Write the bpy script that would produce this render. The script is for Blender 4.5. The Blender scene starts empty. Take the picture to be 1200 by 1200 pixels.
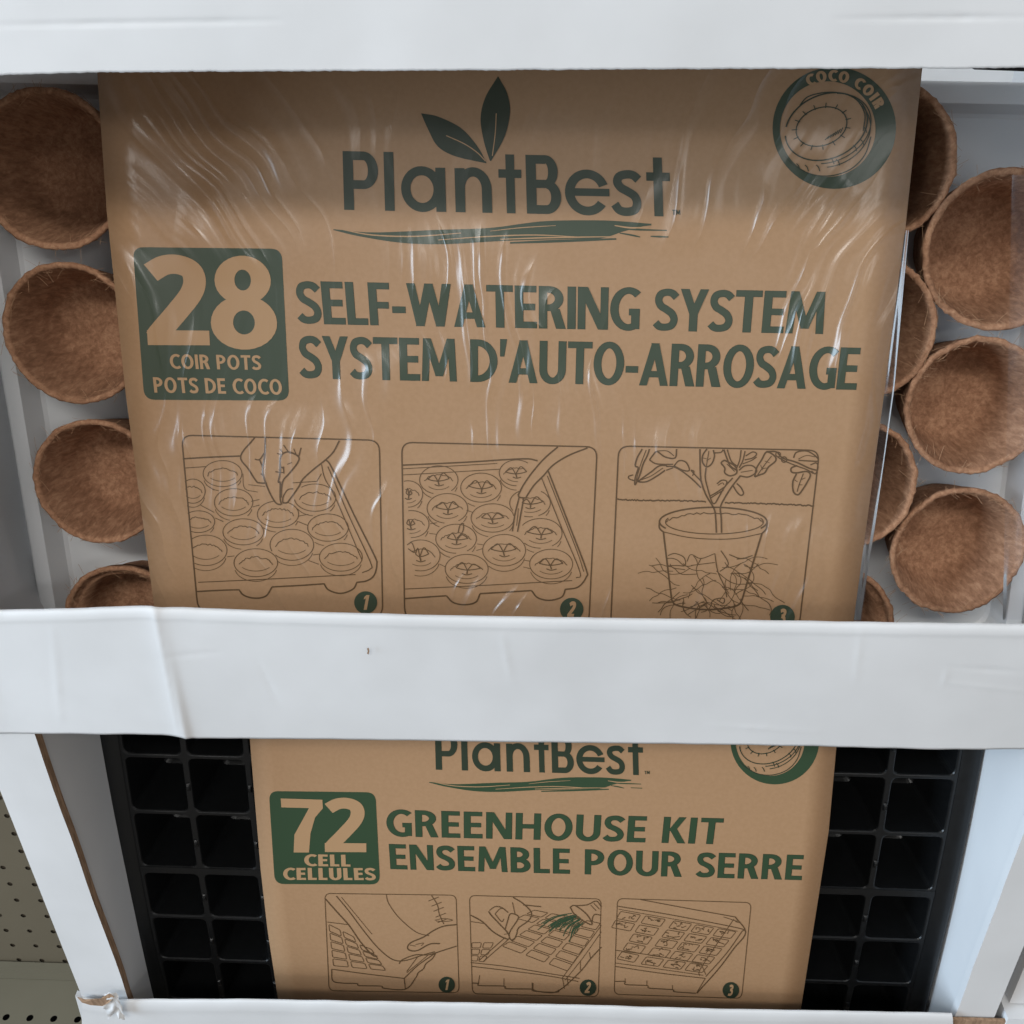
import bpy, bmesh, math, random
from mathutils import Vector, Matrix, noise

# ------------------------------------------------------------------ camera, light, exposure
S = bpy.context.scene
COL = S.collection
FPX = 1200.0                                   # focal length in pixels of a 1200 px wide picture


def norm(v):
    return Vector(v).normalized()


# world axes expressed in camera axes (x right, y down, z forward)
DOWN = norm((25, 1900, 1200))
XC = Vector((1, 0.0125, 0)); XC.z = -(XC.x * DOWN.x + XC.y * DOWN.y) / DOWN.z
XC.normalize()
ZC = -DOWN
YC = ZC.cross(XC)
ROT = Matrix((XC, YC, ZC))                     # camera axes -> world
CAM = Vector((0.0, -0.60, 1.50))

cam_data = bpy.data.cameras.new('camera')
cam_data.sensor_width = 36.0
cam_data.lens = 36.0
cam_data.clip_start = 0.02
cam_data.clip_end = 60
cam = bpy.data.objects.new('camera', cam_data)
COL.objects.link(cam)
cx, cy, cz = ROT @ Vector((1, 0, 0)), ROT @ Vector((0, -1, 0)), ROT @ Vector((0, 0, -1))
cam.matrix_world = Matrix(((cx.x, cy.x, cz.x, CAM.x), (cx.y, cy.y, cz.y, CAM.y), (cx.z, cy.z, cz.z, CAM.z), (0, 0, 0, 1)))
S.camera = cam

S.view_settings.view_transform = 'Standard'
S.view_settings.look = 'None'
S.view_settings.gamma = 1
S.view_settings.exposure = -0.11
S.view_settings.use_curve_mapping = False
S.render.engine = 'CYCLES'

world = bpy.data.worlds.new('World')
S.world = world
world.use_nodes = True
wn = world.node_tree
bg = wn.nodes['Background']
tc = wn.nodes.new('ShaderNodeTexCoord')
sep = wn.nodes.new('ShaderNodeSeparateXYZ')
rmp = wn.nodes.new('ShaderNodeValToRGB')
wn.links.new(tc.outputs['Generated'], sep.inputs[0])
mth = wn.nodes.new('ShaderNodeMath'); mth.operation = 'MULTIPLY_ADD'
mth.inputs[1].default_value = 0.5; mth.inputs[2].default_value = 0.5
wn.links.new(sep.outputs['Z'], mth.inputs[0])
wn.links.new(mth.outputs[0], rmp.inputs[0])
rmp.color_ramp.elements[0].position = 0.25; rmp.color_ramp.elements[0].color = (0.20, 0.185, 0.165, 1)
rmp.color_ramp.elements[1].position = 0.85; rmp.color_ramp.elements[1].color = (0.66, 0.66, 0.67, 1)
wn.links.new(rmp.outputs[0], bg.inputs[0])
bg.inputs[1].default_value = 0.90


def ceiling_lamp(name, loc, aim, sx, sy, power, color):
    d = bpy.data.lights.new(name, 'AREA')
    d.shape = 'RECTANGLE'; d.size = sx; d.size_y = sy; d.energy = power; d.color = color
    o = bpy.data.objects.new(name, d); COL.objects.link(o)
    o.location = loc
    o.rotation_euler = (Vector(aim) - Vector(loc)).to_track_quat('-Z', 'Y').to_euler()
    return o


AIM = Vector((0.0, 0.0, 1.2))
ceiling_lamp('ceiling_lamp', (-0.30, -1.98, 2.98), AIM, 1.5, 0.22, 33, (1.0, 0.975, 0.93))
ceiling_lamp('ceiling_lamp', (-2.3, -3.7, 2.98), AIM, 1.3, 0.2, 16, (1.0, 0.98, 0.95))
ceiling_lamp('ceiling_lamp', (2.0, -3.7, 2.98), AIM, 1.3, 0.2, 15, (1.0, 0.98, 0.95))
ceiling_lamp('shop_window', (-2.8, -1.20, 1.75), AIM, 1.3, 1.5, 135, (0.66, 0.83, 1.0))

# ------------------------------------------------------------------ geometry helpers


def ray(px, py):
    return ROT @ Vector(((px - 600) / FPX, (py - 600) / FPX, 1.0))


YF = (CAM + ray(600, 1172) * 0.668).y          # the plane of the display's front faces


def on_y(px, py, y):
    d = ray(px, py)
    return CAM + d * ((y - CAM.y) / d.y)


def on_x(px, py, x):
    d = ray(px, py)
    return CAM + d * ((x - CAM.x) / d.x)


class Frame:
    """A gently bowed sheet: origin, right, down and outward axes, bow k (1/m) about row vm."""

    def __init__(self, px, py, depth, vp, slope, k, vm):
        d = norm((vp[0] - 600, vp[1] - 600, FPX))
        r = Vector((1, slope, 0)); r.z = -(r.x * d.x + r.y * d.y) / d.z
        r.normalize()
        self.r, self.d = ROT @ r, ROT @ d
        self.n = -(ROT @ r.cross(d))
        self.o = CAM + ray(px, py) * depth
        self.k, self.vm = k, vm
        r_, u_, n_ = self.r, -self.d, self.n
        self.m = Matrix(((r_.x, u_.x, n_.x, self.o.x), (r_.y, u_.y, n_.y, self.o.y), (r_.z, u_.z, n_.z, self.o.z), (0, 0, 0, 1)))

    def h(self, v):
        return -self.k * (v - self.vm) ** 2

    def uv(self, px, py, off=0.0):
        d = ray(px, py)
        dn = d.dot(self.n); base = (CAM - self.o).dot(self.n)
        h = 0.0
        for _ in range(8):
            t = (h + off - base) / dn
            p = CAM + d * t - self.o
            h = self.h(p.dot(self.d))
        return p.dot(self.r), p.dot(self.d)

    def at(self, u, v, off=0.0):
        return self.o + self.r * u + self.d * v + self.n * (self.h(v) + off)

    def px(self, px, py, off=0.0):
        u, v = self.uv(px, py, off)
        return self.at(u, v, off)


UP = Frame(565, 700, 0.533, (545, 4300), 0.025, 0.36, -0.14)      # upper sleeve
LO = Frame(637, 1015, 0.641, (594, 3497), 0.031, 0.80, 0.0)        # lower sleeve


WM = {}                                        # world matrix each object was built with


def link(name, bm, mat, parent=None, smooth=False):
    me = bpy.data.meshes.new(name)
    bm.to_mesh(me); bm.free()
    for m in (mat if isinstance(mat, (list, tuple)) else [mat]):
        me.materials.append(m)
    if smooth:
        for p in me.polygons:
            p.use_smooth = True
    o = bpy.data.objects.new(name, me)
    COL.objects.link(o)
    WM[o.name] = WM[parent.name] if parent is not None else Matrix.Identity(4)
    if parent is not None:
        me.transform(WM[parent.name].inverted())
        o.parent = parent
    return o


def thing(name, label, cat, matrix, group=None):
    o = bpy.data.objects.new(name, None)
    COL.objects.link(o)
    o.empty_display_size = 0.03
    o.matrix_world = matrix
    WM[o.name] = matrix.copy()
    tag(o, label, cat, group)
    return o


def tag(o, label, cat, group=None):
    o['label'] = label; o['category'] = cat
    if group:
        o['group'] = group
    return o


def face(bm, pts, mi=0):
    f = bm.faces.new([bm.verts.new(p) for p in pts])
    f.material_index = mi
    return f


def grid(bm, rows, mi=0, closed=False):
    vs = [[bm.verts.new(p) for p in r] for r in rows]
    n = len(rows[0])
    for a, b in zip(vs, vs[1:]):
        for i in range(n if closed else n - 1):
            j = (i + 1) % n
            f = bm.faces.new((a[i], a[j], b[j], b[i])); f.material_index = mi
    return vs


def slab(bm, quad, back, mi=0, mside=None):
    """A board: quad of four points, pushed along `back`; the rim faces may carry another material."""
    q = [Vector(p) for p in quad]; b = [p + back for p in q]
    face(bm, q, mi); face(bm, b[::-1], mi)
    for i in range(4):
        j = (i + 1) % 4
        face(bm, (q[i], b[i], b[j], q[j]), mi if mside is None else mside)


# ------------------------------------------------------------------ materials


def mat(name, color, rough=0.6, spec=0.4):
    m = bpy.data.materials.new(name); m.use_nodes = True
    p = m.node_tree.nodes['Principled BSDF']
    p.inputs['Base Color'].default_value = (*color, 1)
    p.inputs['Roughness'].default_value = rough
    p.inputs['Specular IOR Level'].default_value = spec
    return m, m.node_tree, p


def node(nt, kind, **kw):
    n = nt.nodes.new(kind)
    for k, v in kw.items():
        setattr(n, k, v)
    return n


def mottled(name, c0, c1, scale=(40, 40, 40), rough=0.6, bump=0.15, bdist=0.0006, detail=6, spec=0.4, ref=None, lo=0.35, hi=0.65):
    m, nt, p = mat(name, c0, rough, spec)
    t = node(nt, 'ShaderNodeTexCoord')
    if ref is not None:
        t.object = ref
    mp = node(nt, 'ShaderNodeMapping'); mp.inputs['Scale'].default_value = scale
    nz = node(nt, 'ShaderNodeTexNoise'); nz.inputs['Scale'].default_value = 1; nz.inputs['Detail'].default_value = detail
    rp = node(nt, 'ShaderNodeValToRGB')
    rp.color_ramp.elements[0].color = (*c0, 1); rp.color_ramp.elements[1].color = (*c1, 1)
    rp.color_ramp.elements[0].position = lo; rp.color_ramp.elements[1].position = hi
    L = nt.links.new
    L(t.outputs['Object'], mp.inputs[0]); L(mp.outputs[0], nz.inputs[0]); L(nz.outputs[0], rp.inputs[0]); L(rp.outputs[0], p.inputs['Base Color'])
    if bump:
        b = node(nt, 'ShaderNodeBump'); b.inputs['Strength'].default_value = bump; b.inputs['Distance'].default_value = bdist
        L(nz.outputs[0], b.inputs['Height']); L(b.outputs[0], p.inputs['Normal'])
    return m


def wrapped(m, ref):
    """Lay the clear shrink film over a printed surface: a coat whose wrinkles run in the space of `ref`."""
    nt = m.node_tree; p = nt.nodes['Principled BSDF']; L = nt.links.new
    p.inputs['Coat Weight'].default_value = 0.95
    p.inputs['Coat IOR'].default_value = 1.5
    p.inputs['Coat Roughness'].default_value = 0.27
    t = node(nt, 'ShaderNodeTexCoord'); t.object = ref
    # wrinkles run down the sleeve and fan out towards its upper corners
    w = node(nt, 'ShaderNodeTexNoise'); w.inputs['Scale'].default_value = 9; w.inputs['Detail'].default_value = 2
    L(t.outputs['Object'], w.inputs[0])
    ws = node(nt, 'ShaderNodeVectorMath', operation='MULTIPLY_ADD'); ws.inputs[1].default_value = (.07, .05, 0); ws.inputs[2].default_value = (-.035, -.025, 0)
    L(w.outputs['Color'], ws.inputs[0])
    ad = node(nt, 'ShaderNodeVectorMath', operation='ADD')
    L(t.outputs['Object'], ad.inputs[0]); L(ws.outputs[0], ad.inputs[1])
    sp = node(nt, 'ShaderNodeSeparateXYZ'); L(ad.outputs[0], sp.inputs[0])
    up_ = node(nt, 'ShaderNodeMath', operation='SUBTRACT'); up_.inputs[1].default_value = .185; L(sp.outputs['Y'], up_.inputs[0])
    mxm = node(nt, 'ShaderNodeMath', operation='SMOOTH_MAX'); mxm.inputs[1].default_value = 0; mxm.inputs[2].default_value = .10; L(up_.outputs[0], mxm.inputs[0])
    den = node(nt, 'ShaderNodeMath', operation='MULTIPLY_ADD'); den.inputs[1].default_value = 9; den.inputs[2].default_value = 1; L(mxm.outputs[0], den.inputs[0])
    fan = node(nt, 'ShaderNodeMath', operation='DIVIDE'); L(sp.outputs['X'], fan.inputs[0]); L(den.outputs[0], fan.inputs[1])
    cb = node(nt, 'ShaderNodeCombineXYZ'); L(fan.outputs[0], cb.inputs[0]); L(sp.outputs['Y'], cb.inputs[1])
    m1 = node(nt, 'ShaderNodeMapping'); m1.inputs['Scale'].default_value = (75, 8, 1); L(cb.outputs[0], m1.inputs[0])
    n1 = node(nt, 'ShaderNodeTexNoise'); n1.inputs['Scale'].default_value = 1; n1.inputs['Detail'].default_value = 2.2; L(m1.outputs[0], n1.inputs[0])
    # sparse sharp creases on top of the soft waves, gathered in patches
    m3 = node(nt, 'ShaderNodeMapping'); m3.inputs['Scale'].default_value = (72, 6, 1); m3.inputs['Location'].default_value = (3.3, 1.7, 0); L(cb.outputs[0], m3.inputs[0])
    n3 = node(nt, 'ShaderNodeTexNoise'); n3.inputs['Scale'].default_value = 1; n3.inputs['Detail'].default_value = 1; L(m3.outputs[0], n3.inputs[0])
    r1 = node(nt, 'ShaderNodeMath', operation='MULTIPLY_ADD'); r1.inputs[1].default_value = 2; r1.inputs[2].default_value = -1; L(n3.outputs[0], r1.inputs[0])
    r2 = node(nt, 'ShaderNodeMath', operation='ABSOLUTE'); L(r1.outputs[0], r2.inputs[0])
    r3 = node(nt, 'ShaderNodeMath', operation='SUBTRACT'); r3.inputs[0].default_value = 1; L(r2.outputs[0], r3.inputs[1])
    r4 = node(nt, 'ShaderNodeMath', operation='POWER'); r4.inputs[1].default_value = 4.5; L(r3.outputs[0], r4.inputs[0])
    nm = node(nt, 'ShaderNodeTexNoise'); nm.inputs['Scale'].default_value = 11; nm.inputs['Detail'].default_value = 1; L(t.outputs['Object'], nm.inputs[0])
    mk = node(nt, 'ShaderNodeMapRange'); mk.interpolation_type = 'SMOOTHSTEP'; mk.inputs[1].default_value = .42; mk.inputs[2].default_value = .58; mk.inputs[3].default_value = .06; L(nm.outputs[0], mk.inputs[0])
    ax_ = node(nt, 'ShaderNodeMath', operation='ABSOLUTE'); L(sp.outputs['X'], ax_.inputs[0])
    sd = node(nt, 'ShaderNodeMapRange'); sd.interpolation_type = 'SMOOTHSTEP'; sd.inputs[1].default_value = .07; sd.inputs[2].default_value = .15; sd.inputs[3].default_value = .30; L(ax_.outputs[0], sd.inputs[0])
    tp = node(nt, 'ShaderNodeMapRange'); tp.inputs[1].default_value = .15; tp.inputs[2].default_value = .22; L(sp.outputs['Y'], tp.inputs[0])
    sx_ = node(nt, 'ShaderNodeMix'); sx_.data_type = 'FLOAT'; sx_.inputs[2].default_value = 1.0
    L(tp.outputs[0], sx_.inputs['Factor']); L(sd.outputs[0], sx_.inputs[3])
    mk2 = node(nt, 'ShaderNodeMath', operation='MULTIPLY'); L(mk.outputs[0], mk2.inputs[0]); L(sx_.outputs[0], mk2.inputs[1]); mk = mk2
    r5 = node(nt, 'ShaderNodeMath', operation='MULTIPLY'); L(r4.outputs[0], r5.inputs[0]); L(mk.outputs[0], r5.inputs[1])
    sf = node(nt, 'ShaderNodeMath', operation='MULTIPLY_ADD'); sf.inputs[1].default_value = .55; L(mk.outputs[0], sf.inputs[0]); sf.inputs[2].default_value = .26
    s1 = node(nt, 'ShaderNodeMath', operation='MULTIPLY'); L(n1.outputs[0], s1.inputs[0]); L(sf.outputs[0], s1.inputs[1])
    r6 = node(nt, 'ShaderNodeMath', operation='MULTIPLY'); r6.inputs[1].default_value = .55; L(r5.outputs[0], r6.inputs[0])
    mx = node(nt, 'ShaderNodeMath', operation='ADD'); L(s1.outputs[0], mx.inputs[0]); L(r6.outputs[0], mx.inputs[1])
    b = node(nt, 'ShaderNodeBump'); b.inputs['Strength'].default_value = 1.0; b.inputs['Distance'].default_value = 0.0052
    L(mx.outputs[0], b.inputs['Height']); L(b.outputs[0], p.inputs['Coat Normal'])
    return m


KRAFT0, KRAFT1 = (0.312, 0.184, 0.096), (0.332, 0.197, 0.105)
GREEN = (0.031, 0.046, 0.026)
DARK = (0.020, 0.030, 0.016)
INK = (0.088, 0.048, 0.020)

# ------------------------------------------------------------------ drawing helpers (flat shapes in photo pixels, laid on a sheet)


def smooth(pts, n=6, closed=False):
    if len(pts) < 3:
        return list(pts)
    out = []
    m = len(pts)
    rng = range(m) if closed else range(m - 1)
    for i in rng:
        if closed:
            p0, p1, p2, p3 = pts[i - 1], pts[i], pts[(i + 1) % m], pts[(i + 2) % m]
        else:
            p1, p2 = pts[i], pts[i + 1]
            p0 = pts[i - 1] if i else (2 * p1[0] - p2[0], 2 * p1[1] - p2[1])
            p3 = pts[i + 2] if i + 2 < m else (2 * p2[0] - p1[0], 2 * p2[1] - p1[1])
        for k in range(n):
            t = k / n
            out.append(tuple(0.5 * (2 * p1[a] + (p2[a] - p0[a]) * t + (2 * p0[a] - 5 * p1[a] + 4 * p2[a] - p3[a]) * t * t
                                    + (3 * p1[a] - p0[a] - 3 * p2[a] + p3[a]) * t ** 3) for a in (0, 1)))
    if not closed:
        out.append(tuple(pts[-1]))
    return out


def resample(pts, step, closed=False):
    out = []
    m = len(pts)
    for i in range(m if closed else m - 1):
        a, b = pts[i], pts[(i + 1) % m]
        k = max(1, int(math.hypot(b[0] - a[0], b[1] - a[1]) / step))
        for j in range(k):
            out.append((a[0] + (b[0] - a[0]) * j / k, a[1] + (b[1] - a[1]) * j / k))
    if not closed:
        out.append(tuple(pts[-1]))
    return out


class Art:
    """Collects 2-D quads/polygons in picture space and lays them on a Frame."""

    def __init__(self):
        self.polys = []
        self.layer = 0

    def poly(self, pts):
        self.polys.append((list(pts), self.layer)); self.layer += 1

    def strip(self, a, b, closed=False):
        n = len(a)
        for i in range(n if closed else n - 1):
            j = (i + 1) % n
            self.polys.append(([a[i], a[j], b[j], b[i]], self.layer))
        self.layer += 1

    def stroke(self, pts, w, closed=False, taper=False):
        if len(pts) < 2:
            return
        L, R = [], []
        m = len(pts)
        for i, p in enumerate(pts):
            q0 = pts[i - 1] if (i or closed) else p
            q1 = pts[(i + 1) % m] if (i < m - 1 or closed) else p
            d0 = (p[0] - q0[0], p[1] - q0[1]); d1 = (q1[0] - p[0], q1[1] - p[1])
            l0 = math.hypot(*d0) or 1e-9; l1 = math.hypot(*d1) or 1e-9
            tx = d0[0] / l0 + d1[0] / l1; ty = d0[1] / l0 + d1[1] / l1
            l = math.hypot(tx, ty)
            if l < 0.3:
                tx, ty, l = d1[0] or d0[0], d1[1] or d0[1], math.hypot(d1[0] or d0[0], d1[1] or d0[1])
            tx /= l; ty /= l
            hw = w / 2
            if taper:
                f = i / (m - 1)
                hw *= 0.35 + 0.65 * math.sin(math.pi * min(max(f, 0.06), 0.94)) ** 0.6
            L.append((p[0] - ty * hw, p[1] + tx * hw)); R.append((p[0] + ty * hw, p[1] - tx * hw))
        self.strip(L, R, closed)

    def line(self, pts, w=1.3, s=True, closed=False, taper=False):
        p = smooth(pts, 5, closed) if s else list(pts)
        self.stroke(resample(p, 9, closed), w, closed, taper)

    def bounds_strokes(self, other, w):
        """Outline: stroke the edge of each shape of another Art, to be laid beneath it."""
        for pts, _ in other.polys:
            c = (sum(p[0] for p in pts) / len(pts), sum(p[1] for p in pts) / len(pts))
            q = []
            for p in pts:
                dx, dy = p[0] - c[0], p[1] - c[1]
                q.append((p[0] + (w if dx > 0 else -w) * min(1, abs(dx) / 1.5), p[1] + (w if dy > 0 else -w) * min(1, abs(dy) / 1.5)))
            self.poly(q)

    def commit(self, name, frame, off, m, parent, ystep=14):
        bm = bmesh.new()
        lay = bm.verts.layers.float.new('lay')
        for pts, l in self.polys:
            vs = []
            for p in pts:
                v = bm.verts.new((p[0], p[1], 0)); v[lay] = l
                vs.append(v)
            try:
                bm.faces.new(vs)
            except ValueError:
                pass
        ys = [v.co.y for v in bm.verts]
        y = math.ceil(min(ys) / ystep) * ystep
        while y < max(ys):
            tall = [f for f in bm.faces if max(v.co.y for v in f.verts) > y + 0.01 and min(v.co.y for v in f.verts) < y - 0.01]
            if tall:
                geom = set(tall)
                for f in tall:
                    geom.update(f.edges); geom.update(f.verts)
                bmesh.ops.bisect_plane(bm, geom=list(geom), plane_co=(0, y, 0), plane_no=(0, 1, 0), dist=1e-5)
            y += ystep
        for v in bm.verts:
            l = v[lay]
            v.co = frame.px(v.co.x, v.co.y, off + (int(round(l)) % 9) * 0.000006)
        for f in bm.faces:
            f.normal_update()
            if f.normal.dot(frame.n) < 0:
                f.normal_flip()
        return link(name, bm, m, parent)


def ell(cx, cy, rx, ry, a0=0, a1=360, n=40, rot=0):
    out = []
    c, s = math.cos(math.radians(rot)), math.sin(math.radians(rot))
    for i in range(n + 1):
        a = math.radians(a0 + (a1 - a0) * i / n)
        x, y = rx * math.cos(a), ry * math.sin(a)
        out.append((cx + x * c - y * s, cy + x * s + y * c))
    return out


# ---- letters: every glyph is a list of polygons in a box one capital high, drawn from stems, bars, bows and diagonals


class Glyphs:
    def __init__(self, w=0.2, t=0.165):
        self.w, self.t = w, t

    def bow(self, cx, cy, rx, ry, a0, a1, wx=None, wy=None, n=18):
        wx = self.w if wx is None else wx; wy = self.t if wy is None else wy
        o = ell(cx, cy, rx, ry, a0, a1, n); i = ell(cx, cy, rx - wx, ry - wy, a0, a1, n)
        return ('strip', o, i)

    @staticmethod
    def rect(x0, y0, x1, y1):
        return ('poly', [(x0, y0), (x1, y0), (x1, y1), (x0, y1)])

    @staticmethod
    def para(x0, y0, x1, y1, wd):
        return ('poly', [(x0, y0), (x0 + wd, y0), (x1 + wd, y1), (x1, y1)])

    def path(self, pts, w):
        return ('stroke', smooth(pts, 6), w)

    def spath(self, W, h=1.0):
        P = [(.93, .80), (.74, .895), (.5, .92), (.24, .87), (.145, .73), (.26, .59), (.5, .51), (.76, .405), (.865, .26), (.75, .125), (.47, .08), (.22, .10), (.05, .185)]
        return self.path([(x * W, y * h) for x, y in P], self.t * 1.08)

    def bowl(self, x1, y0, y1, W):
        t = self.t; ry = (y1 - y0) / 2; cy = (y0 + y1) / 2; xc = max(x1, W - ry * 1.15)
        return [self.rect(x1, y1 - t, xc, y1), self.rect(x1, y0, xc, y0 + t), self.bow(xc, cy, W - xc, ry, -90, 90)]

    def get(self, ch):
        w, t = self.w, self.t
        wd = w * 1.06
        R, P = self.rect, self.para
        if ch == ' ': return .24, []
        if ch == 'I': return w, [R(0, 0, w, 1)]
        if ch == '-': return .30, [R(0, .30, .30, .30 + t)]
        if ch == "'": return w, [('poly', [(.02, .62), (w * .62, .62), (w, 1.02), (.02, 1.02)])]
        if ch == 'L': return .47, [R(0, 0, w, 1), R(w, 0, .47, t)]
        if ch == 'E': return .50, [R(0, 0, w, 1), R(w, 0, .50, t), R(w, 1 - t, .49, 1), R(w, .43, .46, .43 + t)]
        if ch == 'F': return .48, [R(0, 0, w, 1), R(w, 1 - t, .48, 1), R(w, .40, .45, .40 + t)]
        if ch == 'T': return .60, [R(.30 - w / 2, 0, .30 + w / 2, 1 - t), R(0, 1 - t, .60, 1)]
        if ch == 'H': return .68, [R(0, 0, w, 1), R(.68 - w, 0, .68, 1), R(w, .43, .68 - w, .43 + t)]
        if ch == 'N': return .70, [R(0, 0, w * .92, 1), R(.70 - w * .92, 0, .70, 1), P(.70 - wd * 1.2, 0, 0, 1, wd * 1.2)]
        if ch == 'M':
            W = .88
            return W, [P(0, 0, .05, 1, w * .9), P(W - w * .9, 0, W - w * .9 - .05, 1, w * .9), P(W / 2 - wd / 2, .12, .05, 1, wd), P(W / 2 - wd / 2, .12, W - .05 - wd, 1, wd)]
        if ch == 'A':
            W = .72
            return W, [P(0, 0, W / 2 - wd / 2, 1, wd), P(W - wd, 0, W / 2 - wd / 2, 1, wd), R(.18, .20, W - .18, .20 + t * .95)]
        if ch == 'W':
            W = 1.02; h = W / 2 - wd / 2
            return W, [P(.18, 0, 0, 1, wd), P(.18, 0, h, 1, wd), P(W - .18 - wd, 0, h, 1, wd), P(W - .18 - wd, 0, W - wd, 1, wd)]
        if ch == 'Y':
            W = .64; h = W / 2 - wd / 2
            return W, [P(h, .40, 0, 1, wd), P(h, .40, W - wd, 1, wd), R(W / 2 - w / 2, 0, W / 2 + w / 2, .44)]
        if ch == 'K': return .62, [R(0, 0, w, 1), P(w * .85, .48, .60 - wd * 1.1, 1, wd * 1.1), P(.64 - wd * 1.15, 0, w * .95, .56, wd * 1.15)]
        if ch == 'O':
            return .76, [self.bow(.38, .5, .38, .515, 0, 360, n=36)]
        if ch == 'C': return .62, [self.bow(.42, .5, .42, .515, 52, 308, n=28)]
        if ch == 'G': return .68, [self.bow(.42, .5, .42, .515, 50, 300, n=28), R(.68 - w, .03, .68, .50), R(.44, .50 - t, .68 - w, .50)]
        if ch == 'D': return .68, [R(0, 0, w, 1)] + self.bowl(w, 0, 1, .68)
        if ch == 'P': return .57, [R(0, 0, w, 1)] + self.bowl(w, .38, 1, .57)
        if ch == 'R': return .61, [R(0, 0, w, 1)] + self.bowl(w, .42, 1, .56) + [P(.62 - wd * 1.1, 0, .26, .46, wd * 1.1)]
        if ch == 'B': return .59, [R(0, 0, w, 1)] + self.bowl(w, .46, 1, .55) + self.bowl(w, 0, .56, .59)
        if ch == 'U': return .66, [R(0, .33, w, 1), R(.66 - w, .33, .66, 1), self.bow(.33, .33, .33, .345, 180, 360)]
        if ch == 'S': return .53, [self.spath(.53)]
        if ch == '1': return .42, [R(.16, 0, .16 + w, 1), ('poly', [(.16, .78), (.16, 1), (0, .86), (0, .70)])]
        if ch == '2':
            return .60, [self.path([(.07, .80), (.20, .885), (.33, .90), (.45, .845), (.485, .72), (.44, .57), (.30, .37), (.12, .14), (.09, .09)], w), R(.0, 0, .60, t)]
        if ch == '3':
            return .58, [self.path([(.06, .86), (.22, .92), (.40, .87), (.44, .73), (.36, .60), (.20, .54)], w * .85), self.path([(.20, .54), (.40, .48), (.48, .30), (.40, .13), (.22, .08), (.03, .12)], w * .85)]
        if ch == '7': return .60, [R(0, 1 - t, .60, 1), ('poly', [(.60, 1 - t), (.48, .66), (.40, .36), (.36, 0), (.36 - w * 1.15, 0), (.36 - w, .33), (.30, .62), (.40, 1 - t)])]
        if ch == '8': return .64, [self.bow(.32, .745, .28, .265, 0, 360, w * .92, t * .92, 30), self.bow(.32, .285, .32, .295, 0, 360, w, t, 30)]
        raise KeyError(ch)


def put(art, prims, fn):
    for pr in prims:
        if pr[0] == 'poly':
            art.poly([fn(*p) for p in pr[1]])
        elif pr[0] == 'strip':
            art.strip([fn(*p) for p in pr[1]], [fn(*p) for p in pr[2]])
        else:
            tmp = Art(); tmp.stroke(pr[1], pr[2])
            for pts, _ in tmp.polys:
                art.polys.append(([fn(*p) for p in pts], art.layer))
            art.layer += 1


def write(art, text, g, bl, br, tl, tr, gap=0.085):
    """Fit a line of capitals into the quad bottom-left, bottom-right, top-left, top-right."""
    x = 0; items = []
    for ch in text:
        a, pr = g.get(ch)
        items.append((x, pr)); x += a + gap
    tot = x - gap

    def fn_at(x0):
        def fn(u, v):
            s = (x0 + u) / tot
            bx, by = bl[0] + (br[0] - bl[0]) * s, bl[1] + (br[1] - bl[1]) * s
            tx, ty = tl[0] + (tr[0] - tl[0]) * s, tl[1] + (tr[1] - tl[1]) * s
            return bx + (tx - bx) * v, by + (ty - by) * v
        return fn
    for x0, pr in items:
        put(art, pr, fn_at(x0))


def logo(art, conv):
    """The wordmark, in the coordinates of a drawing whose baseline slopes slightly; conv maps them to the photo."""
    def glyph(x0, x1, prims, base=0):
        # u 0..1 over x0..x1, v in capital heights (182)
        def fn(u, v):
            x = x0 + (x1 - x0) * u
            b = 485 + (x - 108) * 0.0205
            return conv(x - (v * 182) * 0.028, b - v * 180)
        put(art, prims, fn)
    G = Glyphs

    def ring(cx, cy, rx, ry, a0, a1, wx, wy, n=36):
        return ('strip', ell(cx, cy, rx, ry, a0, a1, n), ell(cx, cy, rx - wx, ry - wy, a0, a1, n))
    R = G.rect
    # P, l, a, n, t, B, e, s, t
    glyph(113, 220, [R(0, 0, .29, 1), R(.29, .85, .58, 1), R(.29, .36, .58, .51), ring(.58, .68, .42, .32, -90, 90, .29, .15, 18)])
    glyph(238, 268, [R(0, 0, 1, 1)])
    glyph(289, 425, [ring(.47, .38, .47, .39, 0, 360, .21, .155), R(.78, 0, 1, .75)])
    glyph(454, 566, [R(0, 0, .27, .75), R(.73, 0, 1, .40), ring(.5, .40, .5, .37, 0, 180, .27, .16, 20)])
    glyph(588, 658, [R(.32, 0, .70, 1), R(0, .60, 1, .745)])
    glyph(672, 778, [R(0, 0, .29, 1), R(.29, .85, .56, 1), R(.29, .44, .58, .58), R(.29, 0, .58, .15), ring(.56, .72, .36, .28, -90, 90, .28, .14, 18), ring(.58, .29, .42, .29, -90, 90, .29, .15, 18)])
    glyph(790, 926, [ring(.5, .38, .5, .39, 22, 325, .21, .15), R(.2, .32, 1.0, .45)])
    g = Glyphs(.2, .165)
    sp = [(.90, .80), (.72, .895), (.48, .91), (.24, .86), (.17, .74), (.28, .62), (.5, .54), (.76, .43), (.84, .27), (.74, .13), (.47, .085), (.22, .12), (.06, .25)]
    glyph(936, 1024, [('poly', p) for p in _ribbon([(x, y * .77) for x, y in sp], .30, .145)])
    glyph(1040, 1112, [R(.30, 0, .68, 1), R(0, .60, 1, .745)])


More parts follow.
